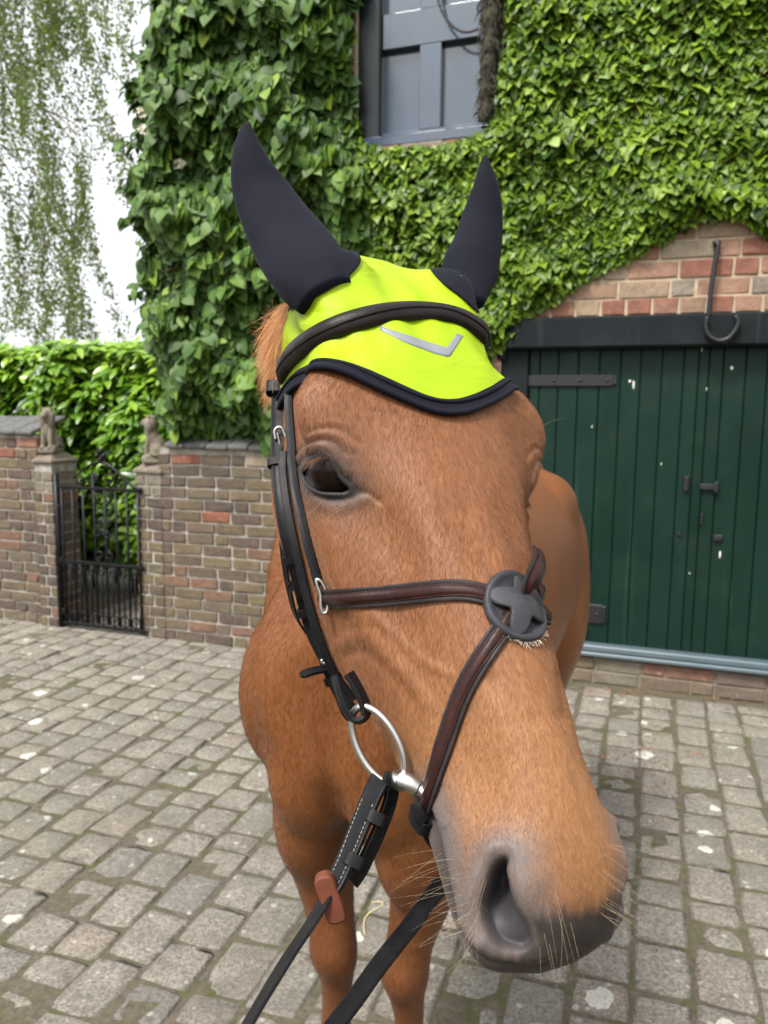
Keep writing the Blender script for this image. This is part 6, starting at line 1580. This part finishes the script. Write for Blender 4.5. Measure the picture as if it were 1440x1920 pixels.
def whiskers():
    r = np.random.default_rng(5); W = []; M_W = hair_mat('whisker', False, (.36, .27, .17, 1), .4, .4)
    def add(x, y, dx, dy, L, bend=.2, dz=0.0):
        h = hit(x, y)
        if h is None: return
        p, n = h; d = c_right * dx - c_up * dy; d = d / np.linalg.norm(d) * .8 + n * .5 + np.array([0, 0, -.1]); d /= np.linalg.norm(d); d2 = d + np.array([0, 0, -bend]) + r.normal(0, .12, 3); W.append(bez(p - d * .001, p + d * L * .5, p + d * L * .5 + d2 * L * .5))
    for k in range(34):                                           # lower lip and corner of the mouth
        t = r.random(); x = 832 + 55 * t + r.normal(0, 9); y = 1600 + 165 * t + r.normal(0, 12); add(x, y, -1, .25 + r.normal(0, .35), r.uniform(.010, .045))
    for k in range(12): add(r.uniform(880, 935), r.uniform(1640, 1760), -.7 + r.normal(0, .4), .9, r.uniform(.015, .035))
    for x, y, L in ((1024,1690,.030),(1040,1670,.045),(1046,1705,.040),(1052,1720,.036),(1020,1750,.028),(1070,1730,.040),(1012,1775,.024),(1030,1770,.03)): add(x, y, .12 + r.normal(0, .1), 1, L, .5)
    for k in range(16): add(r.uniform(1122, 1150), r.uniform(1570, 1720), 1, .45 + r.normal(0, .25), r.uniform(.02, .045))
    for x, y, dx, dy, L in ((1026,815,1,-.25,.05),(1028,830,1,.0,.055),(1022,845,1,-.1,.04),(1015,800,.7,-.8,.03),(1110,1440,1,.0,.045)): add(x, y, dx, dy, L, .55)
    for x, y, dx, dy, L in ((650,945,-1,.55,.035),(600,945,-.6,.8,.02),(640,955,-.9,.6,.03),(520,900,-1,.3,.02)): add(x, y, dx, dy, L, .1)
    hair_obj('whiskers', np.array(W), np.linspace(.00007, .00002, 8)[None], M_W, horse)
whiskers()
def lashes():
    r = np.random.default_rng(6); W = []; M_L = hair_mat('lash', False, (.14, .075, .04, 1), .45, .4)
    for k in range(38):
        t = r.random(); x, y = 580 + 32 * t, 872 - 10 * math.sin(t * 2.2) + r.normal(0, 1.2); h = hit(x, y - 4)
        if h is None: continue
        p = h[0]; dp_ = (p - c_pos) @ c_fwd; e = dpt(x - 16 - 16 * r.random() - 10 * t, y + 4 + 16 * r.random(), dp_ - .010 - .004 * r.random()); mid = (p + e) / 2 + c_up * .002 - c_fwd * .005
        W.append(bez(p, mid, e, 6))
    hair_obj('eyelashes', np.array(W), np.linspace(.00013, .00004, 6)[None], M_L, horse)
lashes()
def mane():
    r = np.random.default_rng(9); W = []; col = []
    for k in range(2600):
        t = r.random(); x, y = 531 + r.normal(0, 5) + 6 * (t < .2), 590 + 150 * t; d = .86 + r.normal(0, .02); a = dpt(x + 16, y - 25, d)
        far = r.random(); wild = r.random() < .10
        e = dpt(x - (12 + 46 * far ** 1.5) * (1.25 if wild else 1) * (1 - .35 * t), y + (55 - 40 * t if not wild else r.uniform(-25, 40)) + r.normal(0, 14), d - .01 + r.normal(0, .012))
        m_ = dpt(x - 10 - 14 * far, y - 6 + r.normal(0, 6), d - .005); W.append(bez(a, m_ * 2 - (a + e) / 2 if wild else m_, e, 8)); col.append(np.array([.50, .23, .085]) * r.uniform(.5, 1.5))
    # the rest of the mane along the crest of the neck, lying on the far side
    for k in range(2600):
        t = r.random(); c = np.array([-.02 + .10 * t, .95 + .62 * t, 1.60 - .06 * t]); a = c + r.normal(0, .012, 3); e = a + np.array([-.10, .05, -.20]) * r.uniform(.5, 1.0) + r.normal(0, .02, 3); W.append(bez(a, a + np.array([-.07, 0, .01]), e, 8)); col.append(np.array([.30, .12, .04]) * r.uniform(.4, 1.2))
    hair_obj('mane', np.array(W), np.linspace(.00022, .00006, 8)[None], hair_mat('mane_hair', True, rough=.4, spec=.5), horse, np.array(col))
mane()
# hooves and tail
M_HOOF = simple_mat('hoof_horn', (.045, .036, .030, 1), .6, .4, 60, .4, .002)
for bx_, by_ in ((-.077, -.045), (.077, -.045), (-.125, 1.185), (.125, 1.185)):
    V = []; n = 24
    for z, r_, sh in ((0, .066, -.018), (.012, .065, -.016), (.045, .056, -.004), (.078, .049, .006), (.092, .044, .010)):
        for a_ in np.arange(n) * 2 * math.pi / n: V.append(b2w(np.array([bx_ + r_ * .92 * math.cos(a_), by_ + sh + r_ * math.sin(a_), z])))
    F = [(i * n + j, i * n + (j + 1) % n, (i + 1) * n + (j + 1) % n, (i + 1) * n + j) for i in range(4) for j in range(n)] + [tuple(range(n))[::-1], tuple(4 * n + j for j in range(n))]
    mobj('hoof', V, F, M_HOOF, horse)
def tail():
    r = np.random.default_rng(15); W = []; col = []
    for k in range(900):
        a = b2w(np.array([r.normal(0, .015), 1.40 + r.normal(0, .01), 1.24 + r.normal(0, .02)])); L = r.uniform(.5, .85); e = a + BY * (.10 + r.normal(0, .03)) + BX * r.normal(0, .05) - BZ * L
        W.append(bez(a, a + BY * .12 - BZ * .05, e, 8)); col.append(np.array([.28, .11, .04]) * r.uniform(.4, 1.2))
    hair_obj('tail', np.array(W), np.linspace(.0006, .0002, 8)[None], hair_mat('tail_hair', True, rough=.4), horse, np.array(col))
tail()
# ------------------------------------------------------------------ litter on the paving
M_STRAW = simple_mat('straw', (.55, .46, .22, 1), .7, .2, 80, .2)
def straw(px, rad, label):
    P = np.array([gpt(x, y, .006 + .004 * (i % 2)) for i, (x, y) in enumerate(px)]); V, F = tube(resample(cr(P, 6), 24), rad, 6, True, False, .5); tag(mobj('straw', V, F, M_STRAW), label, 'straw')
straw([(697,1692),(712,1690),(718,1697),(700,1706),(688,1716),(682,1732),(684,1752)], .0017, 'curled yellow straw on the setts between the forelegs')
M_LITTER = simple_mat('dead_leaf', (.20, .095, .04, 1), .9, .5, 60, .4)
mb_l = MB(); r = random.Random(12)
for k in range(230):
    if k < 120: x, y = r.uniform(1085, 1440), 0; y = 1284 + (x - 1085) * .09 + abs(r.gauss(0, 10)); 
    else: x, y = r.gauss(1215, 60), r.gauss(1420, 45)
    p = gpt(x, y, .004); s = r.uniform(.004, .013); a = r.uniform(0, 6.28); e1_ = np.array([math.cos(a), math.sin(a), r.uniform(-.2, .3)]); e2_ = np.array([-math.sin(a), math.cos(a), r.uniform(-.2, .5)]) * .5
    mb_l.add([p - e1_ * s, p + e2_ * s + [0, 0, .003], p + e1_ * s, p - e2_ * s + [0, 0, .003]], [(0, 1, 2, 3)])
o = mb_l.build('leaf_litter', M_LITTER); tag(o, 'dry brown leaf crumbs scattered on the setts by the door', 'litter', kind='stuff')
